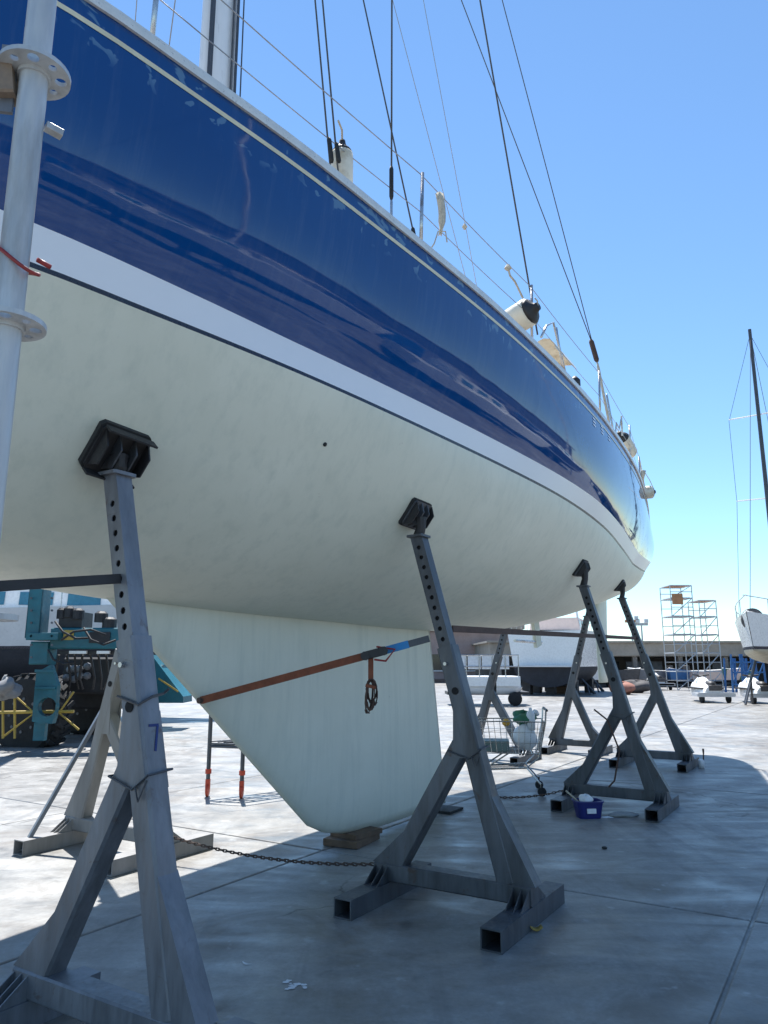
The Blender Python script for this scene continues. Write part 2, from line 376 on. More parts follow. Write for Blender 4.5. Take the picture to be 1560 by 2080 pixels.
# transom
s = 7.0
def secpts(s):
    r = [(BLO(s)*math.sin(f), ZLO(s)-(ZLO(s)-ZK(s))*math.cos(f)**EZ(s)) for f in [math.pi/2*(i/8) for i in range(9)]]
    return r + [(topl(s, i/8), ZUP(s)+(ZSH(s)-ZUP(s))*i/8) for i in range(9)]
sp = secpts(s); m = MB()
m.grid([[P(warp(s, z)-.004, l_*k, z) for k in (-1, -.5, 0, .5, 1)] for l_, z in sp])
weld(ypart(m, 'transom', BLUE))
# cove stripe, toe rail, deck
def zcove(s): return ZSH(s) - .105
def onhull(s, z):
    t = (z-ZUP(s))/(ZSH(s)-ZUP(s)); return topl(s, t)
m = MB(); 
for sgn in (1, -1):
    m.grid([[P(warp(s, z), sgn*(onhull(s, z)+.003), z) for z in (zcove(s)-.012, zcove(s), zcove(s)+.012)] for s in SS[1:]])
ypart(m, 'cove_stripe', CREAM, smooth=True)
m = MB()
for sgn in (1, -1):
    m.grid([[P(warp(s, ZSH(s)), sgn*(BSH(s)+a), ZSH(s)+b) for a, b in ((.002,-.016),(.016,-.016),(.018,.0),(.014,.035),(-.02,.035),(-.03,.0))] for s in SS])
ypart(m, 'toe_rail', ALLOY, smooth=True, angle=40)
m = MB(); m.grid([[P(warp(s, ZSH(s)), BSH(s)*k, ZSH(s)-.006+.05*(1-k*k)*min(1, BSH(s))) for k in (-1,-.6,-.2,.2,.6,1)] for s in SS])
ypart(m, 'deck', DECK, smooth=True)
m = MB()
def coach(s): return (.62 if s > -4.5 else .62*max(.3, (s+6.5)/2), .34 + .02*s if s < 1 else .36)
rows = []
for s in [-5.6 + 6.2*i/16 for i in range(17)]:
    w_, hgt = coach(s); e = min(1, (s+5.6)/.8)*1.0; zb = ZSH(s)+.02
    rows.append([P(s, w_*1.12, zb), P(s, w_, zb+hgt*.85*e), P(s, w_*.6, zb+hgt*e), P(s, -w_*.6, zb+hgt*e), P(s, -w_, zb+hgt*.85*e), P(s, -w_*1.12, zb)])
m.grid(rows); m.add(rows[-1], [(0,1,2,3,4,5)])
cr = ypart(m, 'coachroof', GELW)
for sgn in (1, -1):
    for s in (-3.6, -2.4, -1.2):
        mm = MB(); mm.grid([[P(s, sgn*.69, ZSH(s)+.12), P(s+.7, sgn*.69, ZSH(s)+.12)], [P(s, sgn*.655, ZSH(s)+.22), P(s+.7, sgn*.655, ZSH(s)+.22)]])
        ypart(mm, 'window', GLASSD, cr)
# cockpit coaming and wheel
m = MB()
for sgn in (1, -1): m.beam(P(.7, sgn*.75, 4.3), P(4.2, sgn*.6, 4.3), .12, .26)
ypart(m, 'cockpit_coaming', GELW)
# keel
def keel():
    m = MB(); rows = []
    for i in range(22):
        t = i/21
        z = 1.98 + (.06-1.98)*t
        le = -4.35 + 2.36*t + (.0 if t < .9 else .45*((t-.9)/.1)**2.2)
        te = -.18 + .33*t
        th = .15 + .04*t if t < .8 else .182*math.sqrt(max(.0, 1-((t-.8)/.212)**2))
        zz = z + (.0 if t < .9 else .07*max(0, (t-.9)/.1))*0
        ring = []
        N = 14
        for k in range(N+1):
            f = .5-.5*math.cos(math.pi*k/N)
            y = th*5*(.2969*math.sqrt(f)-.126*f-.3516*f*f+.2843*f**3-.1015*f**4)*1.02
            ring.append((le+(te-le)*f, y, zz))
        rows.append([P(a, b, c_) for a, b, c_ in ring] + [P(a, -b, c_) for a, b, c_ in reversed(ring[:-1])])
    m.grid(rows); n = len(rows[-1]); m.add(rows[-1], [tuple(range(n))])
    return weld(ypart(m, 'keel', ANTI, label='swept pale fin keel'))
keel()
# rudder and shaft bracket
m = MB(); rows = []
for i in range(9):
    t = i/8; z = 2.75-1.6*t; le = 5.95+.05*t; te = 6.75-.25*t
    ring = [(le+(te-le)*f, .07*(1-.3*t)*math.sin(math.pi*f**.55)) for f in (0,.08,.2,.4,.65,.85,1)]
    rows.append([P(a, b, z) for a, b in ring] + [P(a, -b, z) for a, b in reversed(ring[:-1])])
m.grid(rows); m.add(rows[-1], [tuple(range(len(rows[-1])))])
weld(ypart(m, 'rudder', ANTI))
m = MB(); m.beam(P(2.95, 0, 2.15), P(3.05, 0, 1.72), .05, .2, AX); ypart(m, 'shaft_bracket', ANTI)
m = MB(); m.lathe(P(2.2, 0, 1.78), AX, [(0,.02),(1.0,.02)], 8); ypart(m, 'propeller_shaft', STAINB)
# dark plug and chips in the underbody
m = MB(); p0 = at(660, 888, 4.05)
def hullpoint(x, y, under=True, n=200):
    """where the line of sight meets the near side of the hull"""
    best = None
    for i in range(n):
        D = 1.5 + 12*i/n; q = at(x, y, D); r = q - BO; s = r.dot(AX); l_ = r.dot(NL)
        if s < -8 or s > 6.9 or l_ < 0: continue
        z = q.z
        if z < ZLO(s): inside = z > zbot(s, l_) and l_ < BLO(s)
        elif z < ZUP(s): inside = l_ < between(s, z)
        elif z < ZSH(s): inside = l_ < onhull(s, z)
        else: inside = False
        if inside: return (s, l_, z, D)
    return None
def hullnormal(s, l_):
    e = .02; a = Vector((2*e, 0, zbot(s+e, l_)-zbot(s-e, l_))); b = Vector((0, 2*e, zbot(s, l_+e)-zbot(s, l_-e)))
    n = a.cross(b).normalized(); n = -n if n.z > 0 else n
    return AX*n.x + NL*n.y + Vector((0, 0, n.z))
hp = hullpoint(660, 888)
if hp:
    s, l_, z, D = hp; n = hullnormal(s, l_); c0 = P(s, l_, zbot(s, l_))
    m.lathe(c0 - n*.01, n, [(0,.013),(.016,.013),(.02,.006)], 8); ypart(m, 'drain_plug', RUBBER)

def nearer(x, y, D): return at(x, y, D*.945)
# mast and rigging
MS, MZ = -3.56, 4.05
m = MB(); ring = []
N = 20
mast_prof = [(.165*math.cos(2*math.pi*k/N), .105*math.sin(2*math.pi*k/N)) for k in range(N)]
m.add([P(MS+a, b, MZ) for a, b in mast_prof] + [P(MS+a*.9, b*.9, 20.5) for a, b in mast_prof], [(i, (i+1) % N, N+(i+1) % N, N+i) for i in range(N)] + [tuple(range(N, 2*N))])
mast = ypart(m, 'mast', SPAR, smooth=True)
m = MB(); m.beam(P(MS+.172, 0, 4.6), P(MS+.155, 0, 20.3), .03, .02, AX); ypart(m, 'sail_track', WIREDK, mast)
m = MB(); m.beam(P(MS-.135, .066, 4.3), P(MS-.125, .06, 20), .05, .012, NL); ypart(m, 'halyard_track', WIREDK, mast)
m = MB(); m.beam(P(MS+.13, .07, 4.3), P(MS+.12, .064, 20), .03, .012, NL); ypart(m, 'halyard_track', WIREDK, mast)
m = MB(); m.beam(P(MS+.05, .103, 4.6), P(MS+.05, .096, 20), .012, .05, NL); ypart(m, 'cable_groove', SKIN_GREY, mast)
m = MB(); q = nearer(437, 85, 5.1); m.beam(P(MS-.03, .106, 5.5), P(MS-.03, .105, 5.75), .05, .012, AX); ypart(m, 'halyard_slot', DARK, mast)
for dl, dd, r_ in ((.12, .1, .006), (.125, .02, .005), (.1, -.12, .006)):
    m = MB(); m.tube([P(MS+dd*1.5, dl, 4.5), P(MS+dd, dl*.95, 20)], r_, 6); ypart(m, 'halyard', WIREDK, mast)
for sgn in (1, -1):
    m = MB(); m.tube([P(MS, 0, 10.2), P(MS+.25, sgn*1.4, 10.5)], .03, 8); ypart(m, 'spreader', SPAR, mast)
def wire(x0, y0, D0, x1, y1, D1, ztop, r=.0055, mt=None, name='shroud'):
    a, b = nearer(x0, y0, D0), nearer(x1, y1, D1); k = (ztop-a.z)/(b.z-a.z); m = MB(); m.tube([a, a+(b-a)*k], r, 6)
    return ypart(m, name, mt or WIREDK, smooth=True)
wire(672, 352, 3.85, 640, 0, 4.1, 12, .006); wire(687, 352, 3.85, 655, 0, 4.1, 12, .006)
wire(795, 452, 4.33, 796, 0, 4.33, 10.6, .0065)
wire(850, 520, 4.6, 738, 0, 4.8, 11, .0055)
wire(1092, 680, 6.2, 975, 0, 5.98, 19, .0075)
wire(1205, 703, 8.8, 937, 0, 7.9, 19, .006, name='backstay'); wire(1205, 703, 8.8, 1020, 0, 8.0, 19, .006, name='backstay')
wire(950, 580, 8.0, 800, 10, 7.4, 15, .004, STAIN); wire(968, 580, 8.1, 860, 0, 7.5, 15, .004, STAIN)
wire(340, 120, 4.6, 356, 0, 4.6, 12, .004, STAIN, 'forestay'); wire(272, 80, 4.2, 278, 0, 4.2, 12, .003, STAIN, 'forestay')
# turnbuckles and tackle
def turn(x0, y0, x1, y1, D, r, mt, name='turnbuckle'):
    m = MB(); a, b = nearer(x0, y0, D), nearer(x1, y1, D); m.tube([a, a.lerp(b, .1), a.lerp(b, .9), b], [r*.6, r, r, r*.6], 10); return ypart(m, name, mt, smooth=True)
turn(795, 405, 795, 338, 4.33, .014, RUBBER); turn(795, 455, 795, 405, 4.33, .009, STAINB)
turn(844, 494, 838, 462, 4.58, .013, RUBBER); turn(674, 330, 668, 280, 3.86, .014, RUBBER); turn(689, 330, 683, 290, 3.86, .013, RUBBER)
turn(1213, 735, 1200, 690, 8.8, .03, RUSTBAR, 'tackle_block'); turn(1238, 862, 1213, 735, 8.8, .016, ROPE, 'tackle'); turn(1245, 870, 1232, 800, 8.8, .012, STAINB, 'tackle')

# stanchions and lifelines
HST = .58
def sheerp(s, dz=0, inn=.05): return P(warp(s, ZSH(s)), BSH(s)-inn, ZSH(s)+dz)
ST = [-7.0, -5.3, -3.3, -1.55, .6, 2.7]
for sgn in (1, -1):
    for s in ST:
        b = sheerp(s) if sgn > 0 else P(s, -(BSH(s)-.05), ZSH(s)); t = b + Vector((0, 0, HST)) + NL*.02*sgn
        m = MB(); m.tube([b - Vector((0,0,.01)), t], .0125, 8); m.tube([b, b+Vector((0,0,.07))], .02, 8); ypart(m, 'stanchion', STAINB, smooth=True)
    for dz, r_ in ((HST-.01, .0036), (HST*.5, .0031)):
        pts = []
        ss = ST + [4.6]
        for i in range(len(ss)-1):
            for k in range(6):
                s = ss[i] + (ss[i+1]-ss[i])*k/6
                a = ss[i]; b_ = ss[i+1]; fr = k/6
                pa = P(a, sgn*(BSH(a)-.04), ZSH(a)+dz); pb = P(b_, sgn*(BSH(b_)-.04), ZSH(b_)+dz)
                pts.append(pa.lerp(pb, fr) - Vector((0, 0, .012*math.sin(math.pi*fr))))
        pts.append(pb)
        m = MB(); m.tube(pts, r_, 6); ypart(m, 'lifeline', STAIN, smooth=True)
# pushpit
m = MB()
for hz in (HST, HST*.52):
    pts = [P(s, BSH(s)-.05, ZSH(s)+hz) for s in (4.4, 5, 5.6, 6.2, 6.7)] + [P(6.95, k*.6, ZSH(7)+hz) for k in (1, .5, 0, -.5, -1)] + [P(s, -BSH(s)+.05, ZSH(s)+hz) for s in (6.7, 6.2, 5.6, 5, 4.4)]
    m.tube(pts, .0125, 8)
for s, sg in ((4.4,1),(5.6,1),(6.7,1),(4.4,-1),(5.6,-1),(6.7,-1)): m.tube([P(s, sg*(BSH(s)-.05), ZSH(s)), P(s, sg*(BSH(s)-.05), ZSH(s)+HST)], .0125, 8)
ypart(m, 'pushpit', STAINB, smooth=True)
# side gate frame amidships
m = MB()
a = nearer(1150, 765, 7.1); b = nearer(1124, 655, 7.0); c_ = nearer(1110, 662, 6.9); d_ = nearer(1130, 740, 6.9)
m.tube([a, a.lerp(b, .5), b, c_, c_.lerp(nearer(1092,700,6.6), .6)], .012, 8); m.tube([nearer(1143,750,7.2), nearer(1130,665,7.1)], .01, 8)
ypart(m, 'gate_frame', STAINB, smooth=True)
m = MB()   # stowed dodger behind the gate
rows = []
for i in range(9):
    t = i/8; ctr = nearer(1105+45*t, 712+45*t, 7.3+.4*t); rows.append([ctr + Vector((0, 0, .13*math.sin(math.pi*k/6)*(1-.4*t))) + NL*(.12*math.cos(math.pi*k/6)) for k in range(7)])
m.grid(rows); ypart(m, 'rolled_cover', FEND, smooth=True)
m = MB(); m.lathe(nearer(1169, 790, 7.9), (0, 0, 1), [(0,.03),(.03,.055),(.1,.055),(.14,.02)], 10); ypart(m, 'winch', BLACKP, smooth=True)
# lashings on the lifelines
m = MB(); base = nearer(897, 412, 4.72)
rows = []
for i in range(7):
    t = i/6; cc = nearer(893+6*math.sin(3*t), 392+86*t, 4.72); wd = (.026 if t < .75 else .012)-.006*t
    rows.append([cc + Vector((-wd, .01, 0)), cc + Vector((0, -.008, .004)), cc + Vector((wd*.8, .012, 0))])
m.grid(rows); rg = single(m, 'rag', ROPE, 'beige cloth strip hanging from the upper lifeline beside a stanchion', 'rag', smooth=True)
sd_ = rg.modifiers.new('thick', 'SOLIDIFY'); sd_.thickness = .006
m = MB(); m.tube([nearer(870, 512, 4.62), nearer(882, 495, 4.62), nearer(890, 470, 4.66), nearer(905, 470, 4.7), nearer(908, 492, 4.7)], .005, 6); ypart(m, 'lashing', ROPE)
m = MB(); m.tube([nearer(1033, 548, 5.4), nearer(1036, 560, 5.4), nearer(1046, 572, 5.5), nearer(1062, 605, 5.7)], .008, 6); m.lathe(nearer(1032, 545, 5.4)-Vector((0,0,.02)), (0,0,1), [(0,.01),(.02,.03),(.05,.012)], 8); ypart(m, 'lashing', ROPE)
m = MB(); m.lathe(nearer(944, 466, 5.0), (0,0,1), [(0,.008),(.02,.02),(.045,.006)], 8); ypart(m, 'lashing', ROPE)
m = MB(); m.tube([nearer(1262, 850, 9.4), nearer(1258, 870, 9.4), nearer(1252, 858, 9.4), nearer(1250, 880, 9.4)], .01, 6); m.tube([nearer(1262, 845, 9.4), nearer(1264, 885, 9.5)], .012, 6); ypart(m, 'lashing', STAINB)

# hull name, mostly peeled away
m = MB()
for k, (x, y) in enumerate(((1207, 866), (1222, 882), (1236, 896))):
    hp = hullpoint(x, y)
    if hp:
        s, l_, z, D = hp
        for dz in (.0, .035, .07):
            m.grid([[P(s+a, onhull(s+a, z+dz+b)+.004, z+dz+b) for a in (-.05, .05)] for b in (0, .016)])
if m.v: ypart(m, 'peeled_lettering', WHITE)

# fenders
def fender(p, ax, L, r, label, rope_to=None, flip=False):
    p = Vector(p); ax = Vector(ax).normalized(); t = thing('fender', label, 'fender', p, 'old fenders along the yacht rail')
    MB().lathe(p, ax, [(0, r*.3), (L*.05, r*.75), (L*.14, r), (L*.8, r), (L*.86, r*.96)], 18).build('fender_body', FEND, t, smooth=True)
    MB().lathe(p, ax, [(L*.86, r*.97), (L*.93, r*.8), (L*.98, r*.5), (L*1.06, r*.32), (L*1.12, r*.28)], 18).build('fender_end', FENDB, t, smooth=True)
    if rope_to is not None: MB().tube([p+ax*L*1.1, (p+ax*L*1.1).lerp(Vector(rope_to), .5)+Vector((.01,0,.01)), rope_to], .006, 6).build('lanyard', ROPE, t)
    return t
fender(P(-4.0, BSH(-4.0)-.12, ZSH(-4.0)+.03), (0, -.02, 1), .33, .066, 'white fender with black top hanging at the rail by the paired shrouds', nearer(687, 245, 3.9))
q = nearer(1040, 655, 6.2); fender(nearer(1022, 640, 6.25)+Vector((0,0,-.12)), nearer(1085, 625, 6.0)-nearer(1022, 665, 6.25), .33, .12, 'stained fender lying tilted on deck edge beneath a running wire', nearer(1086, 605, 5.95))
fender(nearer(1283, 925, 10.3), nearer(1252, 870, 9.9)-nearer(1283, 925, 10.3), .42, .1, 'soiled fender lying along the rail near the stern', nearer(1250, 868, 9.9))
fender(nearer(1302, 1001, 11.9)+Vector((-.0,0,0)), nearer(1331, 999, 11.9)-nearer(1302, 1001, 11.9), .2, .1, 'small round fender with black tip dangling off the stern quarter', nearer(1307, 955, 11.8))
m = MB(); m.tube([nearer(1308, 990, 11.85), nearer(1304, 975, 11.8), nearer(1307, 955, 11.75)], [.02, .03, .04], 8)
single(m, 'knotted_rope', ROPE, 'knotted rope end above the dangling stern fender', 'rope', smooth=True)

# ------------------------------------------------------------------ boat stands
def stand(s, l_in, l_out, lt, zt, label, zsleeve=1.6, steel=STEEL, side=1, zj=1.05, number=False, wires=True, pad=True, foot=.5, deep=False):
    """steel prop: two feet along the hull, a beam across, a raking leg with a pinned post, an inner brace and a swivel pad"""
    L = lambda l_, z, ds=0: P(s+ds, l_*side, z)
    t = thing('boat_stand', label, 'boat stand', L((l_in+l_out)/2, 0), 'steel stands propping the blue yacht')
    TW = .115
    for l_ in (l_in, l_out):
        MB().hollow(L(l_, .058, -foot), L(l_, .058, foot), .125, .112, .008).build('foot', steel, t)
    MB().beam(L(l_in-.06, .168), L(l_out+.06, .168), .12, .108).build('cross_beam', steel, t)
    lb = l_out-.10; up = AX
    a = Vector((lb, .225)); b = Vector((lt, zt)); pt = lambda z: a.x + (b.x-a.x)*(z-a.y)/(b.y-a.y)
    MB().beam(L(lb, .215), L(pt(zsleeve), zsleeve), TW, TW, up, bev=.012).build('leg', steel, t)
    MB().beam(L(l_in+.09, .215), L(pt(zj)-.02, zj), TW, TW*.92, up, bev=.012).build('brace', steel, t)
    # gusset plates: crotch and the fins at both ends of the beam
    for ds in (-.056, .05):
        MB().prism([L(pt(zj+.16)-.05, zj+.16, ds), L(pt(zj-.14)-.14, zj-.14, ds), L(pt(zj-.14)+.05, zj-.14, ds), L(pt(zj+.16)+.05, zj+.16, ds)], AX*.008).build('gusset', steel, t)
    MB().prism([L(lb+.04, .222, -.052), L(l_out+.085, .222, -.052), L(pt(.7)+.056, .7, -.052)], AX*.104).build('fin', steel, t)
    MB().prism([L(l_in+.1, .222, -.05), L(l_in-.075, .222, -.05), L(l_in+.09+(pt(zj)-.02-l_in-.09)*.28-.055, .215+(zj-.215)*.28, -.05)], AX*.1).build('fin', steel, t)
    for l_ in (l_in, l_out):
        for k in (-.05, 0, .045):
            for sg in (-1, 1): MB().prism([L(l_+k, .112, .058*sg), L(l_+k, .112, .2*sg), L(l_+k, .21, .058*sg)], NL*side*.006).build('rib', steel, t)
    # pinned post with real holes in its two faces
    m = MB(); PW = .088; z0 = zsleeve-.15; A = L(pt(z0), z0); B = L(pt(zt), zt); d = (B-A); Ln = d.length; d.normalize()
    y = AX; x = d.cross(y).normalized(); hw = PW/2; seg = .072; nseg = int((Ln-.22)/seg); r_ = .016
    m.add([A - x*hw - y*hw, A - x*hw + y*hw, B - x*hw + y*hw, B - x*hw - y*hw], [(0,1,2,3)]); m.add([A + x*hw - y*hw, A + x*hw + y*hw, B + x*hw + y*hw, B + x*hw - y*hw], [(0,1,2,3)])
    m.add([B + x*i*hw + y*j*hw for i, j in ((-1,-1),(1,-1),(1,1),(-1,1))], [(0,1,2,3)])
    dark = MB()
    for sg in (-1, 1):
        o = A + y*sg*hw; u0 = .17
        m.add([o - x*hw, o + x*hw, o + x*hw + d*u0, o - x*hw + d*u0], [(0,1,2,3)]); e = u0+nseg*seg
        m.add([o - x*hw + d*e, o + x*hw + d*e, o + x*hw + d*Ln, o - x*hw + d*Ln], [(0,1,2,3)])
        for k in range(nseg):
            c0 = o + d*(u0+seg*(k+.5)); sq = [c0 + x*i*hw + d*j*seg/2 for i, j in ((1,0),(1,1),(0,1),(-1,1),(-1,0),(-1,-1),(0,-1),(1,-1))]
            oc = [c0 + x*math.cos(q*math.pi/4)*r_ + d*math.sin(q*math.pi/4)*r_ for q in range(8)]; inn = [v - y*sg*.006 for v in oc]
            m.add(sq+oc+inn, [(q, (q+1) % 8, 8+(q+1) % 8, 8+q) for q in range(8)] + [(8+q, 8+(q+1) % 8, 16+(q+1) % 8, 16+q) for q in range(8)])
    m.build('post', steel, t)
    pc = MB().beam(A + d*.1, B - d*.02, PW-.03, PW-.03, y); pc.build('post_core', DARK, t)
    # collar and pin
    zc = zsleeve-.05; MB().tube([L(pt(zc), zc-.06, -.075), L(pt(zc), zc-.06, .075)], .012, 8).build('pin', STAINB, t)
    zc = zsleeve-.28; MB().lathe(L(pt(zc), zc, -.0585), -AX, [(0,.024),(.004,.024)], 10).build('adjuster_hole', DARK, t)
    MB().beam(L(pt(zt), zt-.012), L(pt(zt), zt+.004), .13, .13, AX).build('cap_plate', steel, t)
    if pad:
        ld = lt-.03; zh = zbot(s, ld); hp_ = L(ld, zh); n = hullnormal(s, ld)
        if side < 0: n = n - NL*2*n.dot(NL)
        nx = (AX - n*AX.dot(n)).normalized(); ny = n.cross(nx)
        def slab(a0, a1, wx, wy, nm, mt_): MB().beam(hp_ + n*a0, hp_ + n*a1, wx, wy, nx if False else ny).build(nm, mt_, t)
        kw, kh, k0_ = (1, .12, .046) if deep else (.86, .085, .031)
        slab(-.03, .03 if deep else .018, .27*kw, .25*kw, 'rubber_pad', RUBBER); slab(.031 if deep else .019, .045 if deep else .03, .25*kw, .23*kw, 'pad_plate', BLACKP if deep else STEEL)
        for k in (-.11, -.04, .04, .11):
            MB().prism([hp_ + nx*k*kw + n*k0_ + ny*.095, hp_ + nx*k*kw + n*k0_ - ny*.095, hp_ + nx*k*kw + n*kh - ny*.05, hp_ + nx*k*kw + n*kh + ny*.05], nx*.008).build('pad_rib', STEEL if abs(k) < .1 else BLACKP, t)
        for k in ((-.115, .115) if deep else ()): MB().beam(hp_ + nx*.125 + ny*k + n*.08, hp_ - nx*.125 + ny*k + n*.08, .01, .06, n).build('pad_flange', BLACKP, t)
        tip = L(pt(zt), zt); MB().tube([tip, tip.lerp(hp_ + n*.09, .5), hp_ + n*.06], [.04, .035, .045], 10).build('swivel', BLACKP, t)
    if wires:
        # tie wire round the crotch
        zz = zj-.12; hw = TW/2+.006
        pts = [L(pt(zz)+hw, zz+.04, -hw), L(pt(zz)-.02, zz-.02, -hw-.004), L(pt(zz)-.17, zz+.02, -hw), L(pt(zz)-.18, zz+.02, hw), L(pt(zz)+hw, zz+.05, hw), L(pt(zz)+hw, zz+.04, -hw)]
        MB().tube(pts, .005, 6).build('tie_wire', WIREDK, t)
        k0 = L(pt(zz)+.0, zz-.01, -hw-.004); MB().tube([k0, k0+Vector((.02,-.02,-.05)), k0+Vector((.05,-.02,.03))], .004, 6).build('tie_wire', WIREDK, t)
    if number:
        zz = 1.2; nrm = None; dl = (b-a).normalized(); f0 = lambda u, v: L(pt(zz+v)+TW/2+.0035, zz+v, u)
        MB().beam(f0(-.02, .045), f0(.03, .045), .002, .011, Vector((0,0,1))).build('numeral_seven', BLUEINK, t)
        MB().beam(f0(.026, .045), f0(-.0, -.055), .002, .011, AX).build('numeral_seven', BLUEINK, t)
        zz = zsleeve-.26; hw = TW/2+.008
        MB().tube([L(pt(zz)-hw, zz+.02, -hw), L(pt(zz)+hw, zz-.01, -hw), L(pt(zz)+hw+.008, zz+.02, .0), L(pt(zz)+hw, zz+.03, hw), L(pt(zz)+hw+.02, zz+.05, hw+.01)], .006, 6).build('tie_wire', WIREDK, t)
    return t, L, pt
stand(-4.95, .65, 1.6, .957, 2.36, 'nearest grey steel boat stand, marked with a blue 7', zj=1.14, steel=STEELB, number=True, foot=.3, deep=True)
_, L2, pt2 = stand(-2.7, 1.04, 2.0, 1.305, 2.36, 'grey steel boat stand holding the ratchet strap in front of the keel')
stand(1.1, 1.04, 1.98, 1.29, 2.34, 'boat stand with the blue tub by its foot', wires=True)
stand(4.65, .66, 1.6, .805, 2.48, 'boat stand nearest the stern with rows of holes up its post', wires=False)
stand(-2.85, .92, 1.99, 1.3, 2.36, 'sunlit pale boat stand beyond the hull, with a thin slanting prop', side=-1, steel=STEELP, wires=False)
stand(4.1, .65, 1.6, .8, 2.4, 'boat stand on the far side behind the shopping trolley', side=-1, wires=False)
stand(5.65, -.05, .75, .05, 2.28, 'upright boat stand under the counter between two nearer stands', side=-1, wires=False)
stand(-7.4, .2, 1.15, .45, 2.2, 'boat stand under the bow at the end of the dark tie bar', wires=False)

# thin prop leaning on the far stand
m = MB(); m.beam(at(45, 1728, 6.35), at(214, 1432, 6.7), .05, .03); single(m, 'steel_prop', STEELB, 'thin pale bar leaning diagonally against the sunlit stand', 'bar')
# tie bar from the nearest stand to the bow stand
m = MB(); m.beam(P(-4.995, 1.085, 1.86), P(-7.35, .78, 1.52), .02, .042); single(m, 'tie_bar', BLACKP, 'dark flat bar running left from the nearest stand', 'bar')
# brown strap between the second and the stern stand
m = MB(); a = L2(pt2(1.68)+.03, 1.72, .06); b = P(4.65, .99, 1.86)
m.beam(a, b, .012, .045); single(m, 'tie_strap', RUSTBAR, 'long brown strap linking two stands at the height of the keel root', 'strap')
# ratchet strap round the keel to the second stand
rs = thing('ratchet_strap', 'faded orange ratchet strap stretched from keel edge to boat stand', 'strap', P(-3, .6, 0))
k0 = P(-3.47, .06, 1.25); k1 = at(872, 1297, 4.98)
pa = k0; pb = k0.lerp(k1, .72)
MB().beam(pa, pb, .006, .05).build('webbing', RUSTSTRAP, rs)
MB().beam(k0.lerp(k1, .8), k0.lerp(k1, .91), .012, .05).build('sleeve', BLUESTR, rs)
MB().beam(k0.lerp(k1, .905), k1, .01, .045).build('webbing', WIREDK, rs)
rk = MB().beam(k0.lerp(k1, .715), k0.lerp(k1, .81), .05, .055).build('ratchet', BLACKP, rs)
rp = k0.lerp(k1, .8)
MB().tube([k0.lerp(k1, .77)+Vector((0,0,.04)), k0.lerp(k1, .85)+Vector((.0,-.03,-.01)), k0.lerp(k1, .81)+Vector((0,-.03,-.07)), k0.lerp(k1, .76)+Vector((0,-.03,-.04))], .007, 6).build('ratchet_handle', REDPL, rs)
for d_ in (.72, .8): MB().lathe(k0.lerp(k1, d_)+Vector((0,-.04,0)), (0,1,0), [(0,.03),(.08,.03)], 10).build('ratchet_wheel', BLACKP, rs)
c0 = k0.lerp(k1, .745)
MB().beam(c0, c0+Vector((0,0,-.17)), .035, .006, (0,1,0)).build('loose_end', RUSTSTRAP, rs)
for q, (ox, w_, h_, tl) in enumerate(((0, .026, .1, .1), (.012, .03, .085, -.25), (-.01, .022, .11, .3), (.004, .034, .07, 0))):
    cc = c0+Vector((ox, -.012+.008*q, -.16-h_)); lp = []
    for k in range(15):
        a = 2*math.pi*k/14; x, z = w_*math.cos(a), h_*math.sin(a); lp.append(cc+Vector((x+tl*z*.3, .006*math.sin(3*a+q), z)))
    mm = MB()
    for k in range(14): mm.beam(lp[k], lp[k+1]+(lp[k+1]-lp[k])*.15, .03, .007, (lp[k]-cc))
    mm.build('strap_bundle', RUSTBAR, rs)
MB().beam(c0+Vector((-.03, 0, -.2)), c0+Vector((.034, -.01, -.215)), .05, .02).build('bundle_tie', RUSTSTRAP, rs)
MB().lathe(k0-AX*.02, AX, [(0,.02),(.05,.02)], 8).build('keel_hook', RUST, rs)

# ground chains between stands
def chain(a, b, label, sag=0, r=.007, name='tie_chain', mt=RUST):
    a = Vector(a); b = Vector(b); n = int((b-a).length/.034); t = thing(name, label, 'chain', a, None); m = MB()
    for i in range(n):
        c0 = a.lerp(b, (i+.5)/n) + Vector((0,0,-sag*4*((i+.5)/n)*(1-(i+.5)/n))); d = (b-a).normalized(); sd2 = d.cross(Vector((0,0,1))).normalized() if i % 2 else Vector((0,0,1)); hl = .026
        m.tube([c0-d*hl+sd2*.0, c0-d*hl*.5+sd2*.008, c0+d*hl*.5+sd2*.008, c0+d*hl, c0+d*hl*.5-sd2*.008, c0-d*hl*.5-sd2*.008, c0-d*hl], r*.7, 5, caps=False)
    m.build('chain_links', mt, t, kind='stuff'); return t
chain(P(-2.85, -.86, .19), P(-2.7, .95, .19), 'rusty chain stretched low over the concrete between two opposite stands', .06)
chain(P(1.1, 1.0, .15), P(1.0, .0, .012), 'short chain trailing on the ground left of the blue tub', .05)
m = MB(); m.tube([P(1.05, 1.35, 1.0), P(1.0, 1.5, .9), P(.95, 1.62, .6), P(.95, 1.55, .3), P(.9, 1.5, .24)], .009, 6)
single(m, 'hanging_rope', RUSTBAR, 'dark rope hanging down inside the stand beside the blue tub', 'rope', smooth=True)

# timber under the keel
t = thing('keel_block', 'dark timber block under the toe of the keel', 'timber', P(-1.6, 0, 0))
MB().box(P(-1.58, .0, .03), (.32, .42, .055), math.atan2(NL.y, NL.x)+.1).build('plank', WOOD, t); MB().box(P(-1.54, .02, .078), (.28, .36, .04), math.atan2(NL.y, NL.x)-.1).build('plank', WOOD, t)
m = MB(); m.box(P(.05, .05, .014), (.3, .26, .024), 1.0); single(m, 'rubber_mat', RUBBER, 'flat black mat under the heel of the keel', 'mat')

